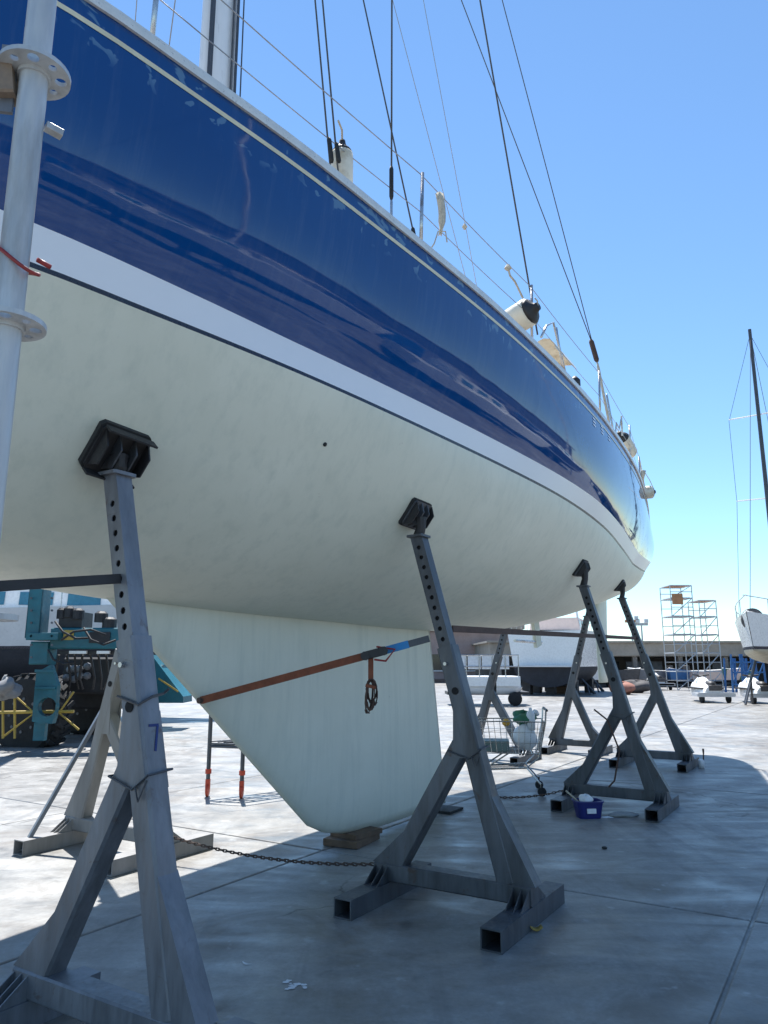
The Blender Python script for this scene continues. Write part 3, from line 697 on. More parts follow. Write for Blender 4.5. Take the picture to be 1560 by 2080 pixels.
# ------------------------------------------------------------------ scaffold standard in the left foreground
sx, sy = -.648, 1.18
t = thing('scaffold_pole', 'pale round scaffold pole with slotted discs close by on the left', 'scaffold', (sx, sy, 0))
MB().lathe((sx, sy, 0), (0,0,1), [(0,.0245),(4.2,.0245)], 28).build('tube', SCAFM, t, smooth=True, angle=40)
def rosette(z):
    m = MB(); N = 64; ro, ri, th = .0625, .0245, .009
    # disc pierced by eight holes: built as a ring of cells
    holes = 8; vs = []
    for k in range(holes):
        a0 = 2*math.pi*k/holes; am = a0 + math.pi/holes; big = k % 2 == 0; rr = .0105 if big else .0075; rc = .045
        cx, cy = math.cos(am)*rc, math.sin(am)*rc; nn = 12
        out = []
        for q in range(nn):
            ang = 2*math.pi*q/nn; hx, hy = cx + rr*math.cos(ang+am), cy + rr*math.sin(ang+am); out.append((hx, hy))
        # outer boundary of this cell, matched to the hole ring
        bd = []
        span = math.pi/holes
        prof = [(ro, 0), (ro, .5), (ro, 1), (.045, 1), (ri, 1), (ri, .5), (ri, 0), (ri, -.5), (ri, -1), (.045, -1), (ro, -1), (ro, -.5)]
        for r2, f in prof: bd.append((math.cos(am+span*f)*r2, math.sin(am+span*f)*r2))
        for zz in (th/2, -th/2):
            pass
        b = [Vector((sx+x, sy+y, z+zz)) for zz in (th/2, -th/2) for ring in (bd, out) for x, y in ring]
        fs = []
        for q in range(nn):
            w_ = (q+1) % nn
            fs += [(q, w_, nn+w_, nn+q), (2*nn+q, 3*nn+q, 3*nn+w_, 2*nn+w_), (nn+q, nn+w_, 3*nn+w_, 3*nn+q)]
            if prof[q][0] == ro and prof[w_][0] == ro: fs.append((q, 2*nn+q, 2*nn+w_, w_))
        m.add(b, fs)
    r_ = m.build('rosette', SCAFM, t)
    MB().tube([(sx, sy, z-.012), (sx, sy, z-.004)], .029, 20).build('weld_collar', SCAFM, r_, smooth=True, angle=40)
for z in (.57, 1.07, 1.57, 2.07, 2.57, 3.07): rosette(z)
# ledger head wedged into the upper disc
t = thing('scaffold_ledger', 'weathered ledger clamped to the scaffold disc at the left edge', 'scaffold', (sx-.9, sy+.2, 2.53))
lv = Vector((-1, -.18, 0)).normalized()
MB().lathe(Vector((sx, sy, 2.535))+lv*.09, lv, [(0,.024),(1.8,.024)], 16).build('tube', SCAFM, t, smooth=True, angle=40)
MB().beam(Vector((sx, sy, 2.545))+lv*.03, Vector((sx, sy, 2.535))+lv*.1, .045, .07).build('ledger_head', mat('rusty_casting', (.2, .15, .11), var=.35, rough=.7, scale=20), t)
MB().beam(Vector((sx, sy, 2.48))+lv*.045, Vector((sx, sy, 2.62))+lv*.045, .008, .03, lv).build('wedge', STEELB, t)
bv = Vector((.75, -.3, -.1)).normalized()
m = MB(); m.beam(Vector((sx+.02, sy+.02, 2.475)), Vector((sx+.042, sy+.04, 2.472)), .018, .014); single(m, 'wedge_pin', SCAFM, 'small pale wedge pin sticking out beside the scaffold pole', 'pin')
# red ring lashed round the tube
m = MB(); pts = []
for k in range(25):
    a = 2*math.pi*k/24; pts.append(Vector((sx+.002+.041*math.cos(a), sy+.03*math.sin(a), 2.185-.022*math.cos(a)+.006*math.sin(2*a))))
m.tube(pts, .0035, 8, caps=False); m.tube([Vector((sx+.03, sy+.02, 2.203)), Vector((sx+.045, sy+.04, 2.2))], .0045, 8)
single(m, 'red_ring', REDPL, 'red wire ring looped round the scaffold pole', 'ring', smooth=True)

# ------------------------------------------------------------------ shopping trolley and its load
TC = at(1035, 1600, 9.2); TC.z = 0; ta = R(-8)
td = Vector((math.cos(ta), math.sin(ta), 0)); tn = Vector((-math.sin(ta), math.cos(ta), 0))
T = lambda x, y, z: TC + td*x + tn*y + Vector((0, 0, z))
t = thing('shopping_trolley', 'wire shopping trolley with bags and bottles, parked behind the keel', 'trolley', TC)
m = MB(); wr = .003
b0 = [(-.38,-.2),(.36,-.24),(.36,.24),(-.38,.2)]; t0 = [(-.46,-.23),(.42,-.28),(.42,.28),(-.46,.23)]
for i in range(4):
    j = (i+1) % 4; zb, ztp = .46, (.82 if i in (1,) else .82)
    n = 12 if i % 2 == 0 else 7
    for k in range(n+1):
        f = k/n; pa = T(b0[i][0]+(b0[j][0]-b0[i][0])*f, b0[i][1]+(b0[j][1]-b0[i][1])*f, .46); pb = T(t0[i][0]+(t0[j][0]-t0[i][0])*f, t0[i][1]+(t0[j][1]-t0[i][1])*f, .82 if i != 3 else .72)
        m.tube([pa, pb], wr, 5, caps=False)
    for q in (.33, .66):
        m.tube([T(*(b0[i][a]*(1-q)+t0[i][a]*q for a in (0, 1)), .46+.36*q), T(*(b0[j][a]*(1-q)+t0[j][a]*q for a in (0, 1)), .46+.36*q)], wr, 5, caps=False)
for k in range(9): m.tube([T(-.38+.74*k/8, -.2-.04*k/8, .46), T(-.38+.74*k/8, .2+.04*k/8, .46)], wr, 5, caps=False)
m.build('wire_basket', STAINB, t, kind='stuff')
m = MB()
m.tube([T(*p, .82) for p in t0] + [T(*t0[0], .82)], .008, 6); m.tube([T(*p, .46) for p in b0] + [T(*b0[0], .46)], .006, 6)
m.build('basket_rim', STAINB, t)
m = MB()
for sgn in (-1, 1):
    m.tube([T(.44, sgn*.27, .95), T(.43, sgn*.26, .82), T(.34, sgn*.24, .42), T(.2, sgn*.2, .3), T(.36, sgn*.25, .12)], .011, 6)
    m.tube([T(.2, sgn*.2, .3), T(-.32, sgn*.18, .27), T(-.36, sgn*.19, .12)], .011, 6); m.tube([T(-.3, sgn*.18, .27), T(.0, sgn*.19, .46)], .01, 6)
m.build('frame', STAINB, t)
m = MB(); m.tube([T(.45, -.28, .95), T(.45, .28, .95)], .015, 8); m.build('handle', BLACKP, t)
m = MB()
for k in range(5): m.tube([T(-.3, -.16+.08*k, .27), T(.2, -.18+.09*k, .29)], .004, 5)
m.build('lower_rack', STAINB, t)
for x, y in ((.36,-.25),(.36,.25),(-.36,-.19),(-.36,.19)):
    w_ = MB().lathe(T(x, y-.014, .05), tn, [(0,.035),(.004,.05),(.024,.05),(.028,.035)], 14).build('wheel', RUBBER, t, smooth=True, angle=40)
    MB().beam(T(x, y, .14), T(x-.01, y, .06), .045, .02, td).build('fork', BLACKP, w_)
def blob(name, mt_, c0, size, label, cat, seed=0, lump=.18, n=12):
    rr = random.Random(seed); m = MB(); rows = []; ph = [rr.uniform(0, 6.28) for _ in range(6)]
    for i in range(n+1):
        th = math.pi*i/n; row = []
        for k in range(n*2+1):
            a = 2*math.pi*k/(n*2); d = 1+lump*(math.sin(2*a+ph[0]+2*th)+.6*math.sin(5*a+ph[1])*math.sin(3*th+ph[2])+.5*math.sin(4*th+ph[3]+3*a))
            row.append(Vector(c0)+Vector((math.cos(a)*math.sin(th)*d*size[0]/2, math.sin(a)*math.sin(th)*d*size[1]/2, math.cos(th)*(1 if th < 1.57 else .85)*d*size[2]/2)))
        rows.append(row)
    m.grid(rows); return single(m, name, mt_, label, cat, smooth=True)
blob('green_bag', GREENP, T(.2, 0, .84), (.3, .3, .16), 'crumpled green bag on top of the trolley load', 'bag', 3)
blob('white_sack', WHITEP, T(.2, -.05, .63), (.27, .3, .33), 'white plastic sack in the right end of the trolley', 'bag', 5, .08)
blob('yellow_sponge', YELP, T(-.02, -.18, .8), (.1, .1, .09), 'yellow sponge at the rim of the trolley basket', 'sponge', 8, .05)
m = MB(); m.lathe(T(.27, -.12, .72), (0,0,1), [(0,.05),(.17,.05),(.2,.04),(.22,.02),(.25,.018)], 14); single(m, 'white_bottle', WHITEP, 'white bottle standing in the trolley beside the green bag', 'bottle', smooth=True)
m = MB(); m.box(T(-.16, 0, .53), (.34, .36, .12), ta); single(m, 'grey_crate', mat('grey_green_plastic', (.12, .17, .16), var=.2, rough=.5), 'grey-green box lying in the left end of the trolley', 'box')
blob('white_rag', WHITEP, T(.33, 0, .9), (.1, .12, .08), 'small white rag on the right rim of the trolley', 'rag', 12, .12)

# ------------------------------------------------------------------ blue tub and litter
BT = at(1195, 1655, 7.75); BT.z = 0
t = thing('blue_tub', 'small blue plastic tub on the concrete at a stand foot', 'tub', BT)
def tubmesh(c0, w0, d0, w1, d1, hh, th, rz):
    m = MB(); ca, sa = math.cos(rz), math.sin(rz)
    def ring(w_, d_, z):
        r = []
        for i in range(24):
            a = 2*math.pi*i/24; ex = .45; x = math.copysign(abs(math.cos(a))**ex, math.cos(a))*w_/2; y = math.copysign(abs(math.sin(a))**ex, math.sin(a))*d_/2
            r.append(Vector(c0)+Vector((x*ca-y*sa, x*sa+y*ca, z)))
        return r
    rs_ = [ring(w0, d0, 0), ring(w1, d1, hh), ring(w1+.02, d1+.02, hh), ring(w1+.02, d1+.02, hh+.012), ring(w1-2*th, d1-2*th, hh+.012), ring(w0-2*th, d0-2*th, th)]
    for i in range(len(rs_)-1): m.add(rs_[i]+rs_[i+1], [(k, (k+1) % 24, 24+(k+1) % 24, 24+k) for k in range(24)])
    m.add(rs_[0], [tuple(range(24))]); m.add(rs_[-1], [tuple(range(24))]); return m
tubmesh(BT, .22, .17, .27, .21, .15, .006, .1).build('tub', BLUETUB, t, smooth=True, angle=40)
MB().box(BT+Vector((.008, -.1035, .075)), (.09, .012, .045), .1).build('label', WHITEP, t)
blob('white_cloth', WHITEP, BT+Vector((-.02, 0, .16)), (.14, .12, .1), 'white cloth bunched in the blue tub', 'rag', 21, .15)
m = MB(); m.tube([BT+Vector((.05, 0, .02)), BT+Vector((-.2, .05, .24))], .009, 8); single(m, 'brush_handle', mat('pale_stick', (.45, .4, .3), rough=.6), 'pale stick slanting out of the blue tub', 'stick')
blob('white_scrap', WHITEP, at(1232, 1662, 7.75)*1, (.12, .08, .03), 'white scrap of paper right of the blue tub', 'litter', 31, .2)
blob('foam_pad', mat('grey_foam', (.3, .31, .31), rough=.9), at(1265, 1655, 7.8), (.3, .15, .06), 'grey foam offcut lying between the feet of a stand', 'foam', 33, .08)
def onground(x, y): 
    p = at(x, y, 1); k = EYE/(EYE-p.z); return Vector((p.x*k, p.y*k, 0))
q = onground(1228, 1724); m = MB(); m.lathe(q+Vector((0,0,.001)), (0,0,1), [(0,.02),(.012,.022),(.016,.012)], 10); single(m, 'black_cap', RUBBER, 'small black cap lying on the shaded concrete', 'cap', smooth=True)
q = onground(1089, 1892); m = MB(); m.grid([[q+Vector((-.035+.07*i/4, -.02+.04*j/3, .006+.018*((i-2)/2)**2+.008*(j % 2))) for i in range(5)] for j in range(4)]); 
o = single(m, 'dry_leaf', BROWNL, 'curled yellow-brown leaf beside the stand foot', 'leaf', smooth=True); o.modifiers.new('t', 'SOLIDIFY').thickness = .002
# dried paint splashes on the floor
def splash(x, y, r_, label, seed, arc=False):
    q = onground(x, y); rr = random.Random(seed); m = MB()
    if arc:
        pts = [q+Vector((-.04+.012*k*.6, .05-.015*k+.0015*k*k, .0035)) for k in range(9)]
        for i in range(8):
            w_ = .006*math.sin(math.pi*(i+.6)/9); w2 = .006*math.sin(math.pi*(i+1.6)/9); m.add([pts[i]+Vector((-w_,-w_,0)), pts[i]+Vector((w_,w_,0)), pts[i+1]+Vector((w2,w2,0)), pts[i+1]+Vector((-w2,-w2,0))], [(0,1,2,3)])
    else:
        for b in range(14):
            c0 = q+Vector((rr.gauss(0, r_*.5), rr.gauss(0, r_*.45), .0035+.00005*b)); rb = r_*rr.uniform(.08, .4)
            m.add([c0+Vector((math.cos(a*.524)*rb*rr.uniform(.6,1.2), math.sin(a*.524)*rb*rr.uniform(.5,1.0), 0)) for a in range(12)], [tuple(range(12))])
    single(m, 'paint_splash', PALEMARK, label, 'paint mark')
splash(590, 2005, .055, 'pale dried paint splash on the shaded concrete in front', 4)
splash(505, 1962, .05, 'thin curved white scratch on the shaded concrete', 5, True)
q = onground(1425, 1560); m = MB(); m.lathe(q, (0,0,1), [(0,.04),(.1,.045),(.12,.03)], 12); single(m, 'clear_jar', WHITEP, 'pale pot on the ground beyond the stern stand', 'pot', smooth=True)
m = MB(); m.tube([q+Vector((.03,0,.02)), q+Vector((.045,0,.2))], .009, 6); m.lathe(q+Vector((.045,0,.2)), (0,0,1), [(0,.012),(.06,.016),(.07,.004)], 8); single(m, 'paint_brush', RUSTBAR, 'upright paint brush in the pale pot', 'brush')

# ------------------------------------------------------------------ rolling work platform behind the keel
t = thing('rolling_platform', 'low work platform on red casters in the sun behind the keel', 'platform', onground(455, 1620))
pA = onground(421, 1618); pB = onground(490, 1622); dv = (pB-pA).normalized(); dn_ = Vector((-dv.y, dv.x, 0)); dn_ = Vector((.75, .66, 0))
wl = (pB-pA).length
for ii, q in enumerate((pA, pB, pA+dn_*1.5, pB+dn_*1.5)):
    MB().tube([q+Vector((0,0,.18)), q+Vector((0,0,.95))], .024, 10).build('leg', STEEL, t, smooth=True, angle=40)
    cs = MB().lathe(q+Vector((-.018,0,.07)), (1,0,0), [(0,.05),(.006,.07),(.03,.07),(.036,.05)], 14).build('caster', REDCAST, t, smooth=True, angle=40)
    MB().beam(q+Vector((0,0,.19)), q+Vector((0,0,.08)), .05, .05).build('fork', REDCAST, cs)
    MB().lathe(q+Vector((0,0,.25)), (0,0,1), [(0,.035),(.05,.035)], 10).build('adjuster_nut', REDCAST, t)
m = MB()
for z in (.55, .92):
    m.tube([pA+Vector((0,0,z)), pB+Vector((0,0,z)), pB+dn_*1.5+Vector((0,0,z)), pA+dn_*1.5+Vector((0,0,z)), pA+Vector((0,0,z))], .016, 8)
m.build('rail', STEEL, t)
m = MB()
for k in range(9): m.beam(pA+dn_*(1.5*k/8)+Vector((0,0,.58)), pB+dn_*(1.5*k/8)+Vector((0,0,.58)), .03, .02)
for k in range(5): m.beam(pA.lerp(pB, k/4)+Vector((0,0,.6)), pA.lerp(pB, k/4)+dn_*1.5+Vector((0,0,.6)), .02, .012)
m.build('grating', STEEL, t, kind='stuff')

# ------------------------------------------------------------------ generic hulls for the yard's other boats
def boat(name, label, loc, rz, L, Bm, z0, zr, zb, hullm, botm, bowup=.25, cabin=None, mastz=None, group=None, stripe=None, stands=True, rail=True, cabm=GELW, extras=None, transom=.75, cat='boat'):
    """L length (bow at +x), Bm beam, z0 boot line, zr rail, zb keel line"""
    t = thing(name, label, cat, loc, group); loc = Vector(loc); ca, sa = math.cos(rz), math.sin(rz)
    Q = lambda x, y, z: loc+Vector((x*ca-y*sa, x*sa+y*ca, z))
    def hb(u): return Bm/2*(transom+(1-transom)*min(1, u/.4))*(1-max(0, (u-.4)/.6)**2.2)+.01
    ns = 22; us = [i/ns for i in range(ns+1)]
    def zrail(u): return zr+bowup*u*u
    def xx(u, z): return -L/2+L*u+(u**3)*(z-z0)*.45
    def grid(fn, nm, mt_):
        m = MB()
        for sg in (1, -1): m.grid([[Q(xx(u, z), sg*y, z) for y, z in fn(u)] for u in us])
        return weld(m.build(nm, mt_, t, smooth=True))
    grid(lambda u: [(hb(u)*(.86+.14*k/5), z0+(zrail(u)-z0)*k/5) for k in range(6)], 'hull', hullm)
    kz = lambda u: zb+(z0-zb)*.9*max(0, (u-.55)/.45)**2
    grid(lambda u: [(hb(u)*.86*math.sin(f), z0-(z0-kz(u))*math.cos(f)) for f in [math.pi/2*i/8 for i in range(9)]], 'hull_bottom', botm)
    if stripe: grid(lambda u: [(hb(u)*.862+.004, z0+.0), (hb(u)*.868+.004, z0+.09)], 'boot_stripe', stripe)
    m = MB(); m.grid([[Q(xx(u, zrail(u)), k*hb(u), zrail(u)-.02+.06*(1-k*k)) for k in (-1,-.5,0,.5,1)] for u in us]); m.build('deck', GELW, t, smooth=True)
    m = MB(); m.grid([[Q(-L/2, k*hb(0)*(.86+.14*q/3), z0+(zr-z0)*q/3) for k in (-1,-.5,0,.5,1)] for q in range(4)]); m.build('transom', hullm, t); m = MB(); m.grid([[Q(-L/2, k*hb(0)*.86*math.sin(f), z0-(z0-zb)*math.cos(f)) for k in (-1, 0, 1)] for f in [math.pi/2*i/6 for i in range(7)]]); m.build('transom_bottom', botm, t)
    if cabin:
        for (u0, u1, w0, h0, z1, wins) in cabin:
            x0, x1 = -L/2+L*u0, -L/2+L*u1; zc = zr+z1; m = MB()
            base = [(x0, -w0/2), (x1, -w0/2*.8), (x1, w0/2*.8), (x0, w0/2)]; ins = .14*h0
            top = [(x0+ins, -w0/2+ins), (x1-h0*.6, -w0/2*.8+ins), (x1-h0*.6, w0/2*.8-ins), (x0+ins, w0/2-ins)]
            m.add([Q(x, y, zc) for x, y in base]+[Q(x, y, zc+h0) for x, y in top], [(0,1,5,4),(1,2,6,5),(2,3,7,6),(3,0,4,7),(4,5,6,7)]); cb = m.build('cabin', cabm, t)
            for sg in (-1, 1):
                for k in range(wins):
                    f0, f1 = (k+.15)/wins, (k+.85)/wins; xa, xb = x0+.1+(x1-h0*.5-x0-.2)*f0, x0+.1+(x1-h0*.5-x0-.2)*f1
                    yy = lambda x, q: sg*(w0/2*(1-.2*(x-x0)/(x1-x0))-ins*q+.012)
                    MB().add([Q(xa, yy(xa, .35), zc+h0*.35), Q(xb, yy(xb, .35), zc+h0*.35), Q(xb, yy(xb, .82), zc+h0*.82), Q(xa, yy(xa, .82), zc+h0*.82)], [(0,1,2,3)]).build('window', GLASS if cabm is GELW else GLASSD, cb)
            MB().add([Q(x1-h0*.1, -w0*.33, zc+h0*.25), Q(x1-h0*.1, w0*.33, zc+h0*.25), Q(x1-h0*.5+.012, w0*.3, zc+h0*.85), Q(x1-h0*.5+.012, -w0*.3, zc+h0*.85)], [(0,1,2,3)]).build('windscreen', GLASS, cb)
    # rail
    m = MB()
    for sg in ((-1, 1) if rail else ()):
        pts = [Q(xx(u, zrail(u)), sg*(hb(u)-.05), zrail(u)+.5) for u in us[2:]]; m.tube(pts, .016, 6)
        for u in us[2::3]: m.tube([Q(xx(u, zrail(u)), sg*(hb(u)-.05), zrail(u)), Q(xx(u, zrail(u)), sg*(hb(u)-.05), zrail(u)+.5)], .012, 6)
    if rail: m.build('guard_rail', STAINB, t)
    if mastz:
        u = .58; x = -L/2+L*u; mm = MB().lathe(Q(x, 0, zr), (0,0,1), [(0,.09),(mastz-zr, .06)], 12).build('mast', WIREDK if extras == 'dark' else SPAR, t, smooth=True, angle=40)
        for zf in (.42, .7):
            zz = zr+(mastz-zr)*zf
            for sg in (-1, 1): MB().tube([Q(x, 0, zz), Q(x-.1, sg*Bm*.36, zz+.05)], .025, 6).build('spreader', SPAR, mm)
        for sg in (-1, 1): MB().tube([Q(x, sg*hb(u), zr), Q(x-.1, sg*Bm*.36, zr+(mastz-zr)*.42), Q(x-.1, sg*Bm*.36, zr+(mastz-zr)*.7), Q(x, 0, mastz-.2)], .008, 5).build('shroud', WIREDK, t)
        MB().tube([Q(L/2, 0, zr+bowup), Q(x, 0, mastz-.3)], .01, 5).build('forestay', WIREDK, t); MB().tube([Q(-L/2, 0, zr), Q(x, 0, mastz-.1)], .01, 5).build('backstay', WIREDK, t)
        MB().tube([Q(x, 0, zr+1.2), Q(x-L*.36, 0, zr+1.2)], [.12, .1], 10).build('boom', CANVAS, t, smooth=True)
    if stands:
        for u in (.22, .62):
            for sg in (-1, 1):
                x = -L/2+L*u; m = MB(); yb = hb(u)*1.0
                m.tube([Q(x, sg*yb*.62, z0-(z0-zb)*.5), Q(x, sg*yb*1.0, .05)], .05, 8); m.tube([Q(x, sg*yb*.8, (z0+zb)/4), Q(x+.5, sg*yb*.9, .04)], .04, 8); m.tube([Q(x, sg*yb*.8, (z0+zb)/4), Q(x-.5, sg*yb*.9, .04)], .04, 8); m.build('prop', STEEL, t)
        for u in (.3, .5): MB().box(Q(-L/2+L*u, 0, zb/2), (.35, .9, max(.1, zb)), rz).build('keel_block', WOOD, t)
    return t, Q

# white boat behind the travel lift
bl, QL = boat('motor_cruiser', 'white cruiser with blue windows and dark underbody behind the teal travel lift', (-10.4, 21.0, 0), R(6), 11.5, 3.6, 1.85, 2.75, .7, GELG, DKANTI, .5, cabin=[(.3, .78, 2.5, .75, 0, 4), (.32, .6, 2.0, .6, .72, 3)], stripe=NAVY)
m = MB(); m.lathe(QL(-3.2, -1.72, 2.05), QL(0,-1,0)-QL(0,0,0), [(0,.09),(.03,.11),(.05,.0)], 12); m.build('exhaust_port', BLACKP, bl)

# teal travel lift
LT = onground(60, 1528); LT = Vector((-6.25, 13.6, 0))
t = thing('travel_lift', 'teal travel lift leg with big tyre and engine, left background', 'boat hoist', LT)
def at13(x, y, D=13.6): return at(x, y, D)
def bx(x0, y0, x1, y1, D, depth, name, mt_, par=t):
    a, b = at(x0, y1, D), at(x1, y0, D); w_ = b.x-a.x; hh = b.z-a.z
    return MB().box(((a.x+b.x)/2, D+depth/2, (a.z+b.z)/2), (w_, depth, hh)).build(name, mt_, par)
bx(60, 900, 110, 1300, 13.5, .45, 'column', TEAL); bx(78, 905, 88, 1295, 13.47, .03, 'column_rib', TEAL)
bx(52, 1285, 118, 1300, 13.4, .6, 'flange', TEAL)
bx(58, 1303, 98, 1350, 13.55, .4, 'lower_column', TEAL)
bx(100, 1275, 330, 1318, 13.6, .35, 'sill_beam', TEAL); bx(118, 1322, 330, 1330, 13.7, .2, 'sill_flange', BLACKP)
# wheel yoke with round opening
a = at(64, 1470, 13.2); b = at(120, 1350, 13.2); w_ = b.x-a.x; hh = b.z-a.z; cx = a.x+w_*.62; cz = a.z+.28
m = MB(); nn = 16
sq = []
for k in range(nn):
    an = 2*math.pi*k/nn; ux, uz = math.cos(an), math.sin(an)
    tx = ((b.x-cx)/ux if ux > 1e-6 else (a.x-cx)/ux if ux < -1e-6 else 1e9); tz = ((b.z-cz)/uz if uz > 1e-6 else (a.z-cz)/uz if uz < -1e-6 else 1e9); tt = min(abs(tx), abs(tz))
    sq.append((cx+ux*tt, cz+uz*tt))
hol = [(cx+.16*math.cos(2*math.pi*k/nn), cz+.16*math.sin(2*math.pi*k/nn)) for k in range(nn)]
vs = [(x, 13.2, z) for x, z in sq]+[(x, 13.2, z) for x, z in hol]+[(x, 13.34, z) for x, z in hol]+[(x, 13.34, z) for x, z in sq]
m.add(vs, [(k, (k+1) % nn, nn+(k+1) % nn, nn+k) for k in range(nn)]+[(nn+k, nn+(k+1) % nn, 2*nn+(k+1) % nn, 2*nn+k) for k in range(nn)]+[(k, 3*nn+k, 3*nn+(k+1) % nn, (k+1) % nn) for k in range(nn)]); m.build('wheel_yoke', TEAL, t)
bx(66, 1468, 92, 1505, 13.25, .12, 'yoke_foot', TEAL)
def wheel(c0, r_, wd, ax, par, hubm=TEAL):
    ax = Vector(ax).normalized(); w_ = MB().lathe(Vector(c0)-Vector(ax)*wd/2, ax, [(0,r_*.55),(.02,r_*.9),(wd*.18,r_),(wd*.82,r_),(wd-.02,r_*.9),(wd,r_*.55)], 28).build('wheel', TYRE, par, smooth=True, angle=35)
    MB().lathe(Vector(c0)-Vector(ax)*(wd/2-.03), ax, [(0,r_*.1),(0.001,r_*.54),(wd-.06,r_*.54),(wd-.059,r_*.1)], 20).build('hub', hubm, w_)
    if r_ > .5:
        lg = MB(); u = ax.cross(Vector((0, 0, 1))).normalized()
        for k in range(26):
            a = 2*math.pi*k/26; rd = u*math.cos(a)+Vector((0, 0, 1))*math.sin(a); tg = ax.cross(rd); c1 = Vector(c0)+rd*r_*1.0
            for sg in (-1, 1): lg.beam(c1+ax*sg*wd*.46-tg*.05, c1+ax*sg*wd*.03+tg*.05, .07, .05, rd)
        lg.build('tread', TYRE, w_, kind='stuff')
        for k in range(8):
            a = 2*math.pi*k/8; rd = u*math.cos(a)+Vector((0, 0, 1))*math.sin(a)
            MB().lathe(Vector(c0)+rd*r_*.4-ax*(wd/2-.02), -ax, [(0,.03),(.03,.03)], 6).build('wheel_bolt', STEEL, w_)
    return w_
wheel(at(60, 1452, 14.0)+Vector((0,.1,0)), .72, .5, Vector((.25,.97,0)).normalized(), t); wheel(at(175, 1420, 16.5), .72, .5, Vector((.25,.97,0)).normalized(), t, BLACKP)
eng = bx(118, 1243, 168, 1276, 13.7, .5, 'engine', BLACKP)
for (x, y, r_) in ((125,1243,.09),(140,1240,.1),(158,1244,.11),(205,1250,.12),(222,1262,.13)):
    MB().lathe(at(x, y+14, 13.75), (0,0,1), [(0,r_),(.16,r_),(.2,r_*.6)], 12).build('engine_cylinder', BLACKP, t)
m = MB()
for k in range(7):
    a = at(120+16*k, 1330, 14); b = at(110+18*k+random.uniform(-15,15), 1400, 14.2); m.tube([a, a.lerp(b,.5)+Vector((random.uniform(-.1,.1),0,-.1)), b], .022, 6)
m.build('hydraulic_hose', BLACKP, t); bx(125, 1335, 240, 1410, 14.6, .6, 'gearbox', BLACKP)
for k in range(8):
    q = at(140+12*(k % 4)+random.uniform(-4,4), 1355+22*(k//4)+random.uniform(-5,5), 14.5); MB().lathe(q, (0,-1,0), [(0,.07),(.06,.07),(.08,.03)], 8).build('valve', STEELB, t)
bx(240, 1350, 330, 1405, 17.5, 1.2, 'counterweight', TEAL); 
m = MB(); q = [at(300, 1320, 17.4), at(372, 1415, 17.4), at(372, 1428, 17.4), at(235, 1428, 17.4), at(235, 1320, 17.4)]; m.prism(q, (0, .8, 0)); m.build('chassis_end', TEAL, t)
m = MB(); m.tube([at(322, 1378, 17.3), at(362, 1405, 17.3)], .02, 6); m.build('grab_rail', YELL, t)
bx(30, 1385, 250, 1440, 15.2, .8, 'chassis', BLACKP)
for x in (64, 106):
    for y in (1215, 1240, 1265, 1292, 1310, 1335): MB().lathe(at(x, y, 13.42), (0,-1,0), [(0,.022),(.02,.022)], 6).build('bolt', STEEL, t)
for (pa, pb, sg) in (((112,1262),(180,1296),.1),((125,1300),(215,1290),-.12),((98,1320),(150,1345),.1),((170,1275),(235,1300),.15)):
    a = at(*pa, 13.35); b = at(*pb, 13.35); MB().tube([a, a.lerp(b,.3)+Vector((0,-.08,-sg)), a.lerp(b,.7)+Vector((0,-.1,-sg)), b], .02, 7).build('hose', RUBBER, t, smooth=True)
bx(70, 1360, 112, 1366, 13.17, .03, 'yoke_rib', TEAL); bx(70, 1395, 112, 1400, 13.17, .03, 'yoke_rib', TEAL)
bx(128, 1280, 150, 1300, 13.58, .03, 'warning_plate', YELL); bx(180, 1284, 224, 1306, 13.58, .02, 'access_cover', BLACKP)
bx(140, 1322, 175, 1328, 13.62, .06, 'pale_step', GELW); bx(196, 1322, 222, 1328, 13.62, .06, 'pale_step', GELW)
# yellow tubular trestle
t = thing('tubular_trestle', 'yellow tube trestle standing by the travel lift tyre', 'trestle', onground(60, 1495)); m = MB(); D = 13.42
for x in (6, 30): m.tube([at(x, 1405, D), at(x, 1500, D)], .022, 8)
m.build('upright', YELL, t); 
MB().tube([at(-40, 1448, D), at(150, 1445, D)], .028, 8).build('rail', YELL, t)
m = MB(); m.tube([at(15, 1400, D), at(70, 1448, D), at(5, 1498, D)], .02, 8); m.tube([at(150, 1405, D), at(120, 1448, D), at(160, 1482, D)], .02, 8); m.build('diagonal', YELL, t)
blob('rope_heap', mat('dirty_cloth', (.2, .2, .2), rough=.9), at(12, 1400, 12.6), (.42, .4, .34), 'heap of white rope and cloth on the yellow trestle', 'rope', 41, .22)

# white pontoon boat on a trailer, centre background
pc = onground(985, 1428); pc = Vector((3.7, 27.5, 0))
t = thing('pontoon_boat', 'small white railed pontoon boat on dark wheels behind the keel', 'boat', pc); q0 = pc
for y in (-.9, .9): MB().lathe(pc+Vector((-1.35, y*.6, .62)), (1,0,0), [(0,.05),(.15,.26),(2.2,.26),(2.5,.12)], 14).build('float', GELG, t, smooth=True)
MB().box(pc+Vector((-.1, 0, .95)), (2.4, 1.7, .12)).build('deck', GELW, t); MB().box(pc+Vector((-.1, -.87, .82)), (2.4, .03, .3)).build('skirt', GELW, t)
for k in range(6): MB().tube([pc+Vector((-1.25+.46*k, -.84, 1.0)), pc+Vector((-1.25+.46*k, -.84, 1.75))], .02, 6).build('rail_post', STAINB, t)
for z in (1.35, 1.75): MB().tube([pc+Vector((-1.27, -.84, z)), pc+Vector((1.07, -.84, z)), pc+Vector((1.07, .84, z)), pc+Vector((-1.27, .84, z))], .02, 6).build('rail', STAINB, t)
for k in range(4): MB().box(pc+Vector((-1.0+.5*k, -.8, 1.5)), (.46, .02, .48)).build('rail_panel', WHITEP, t)
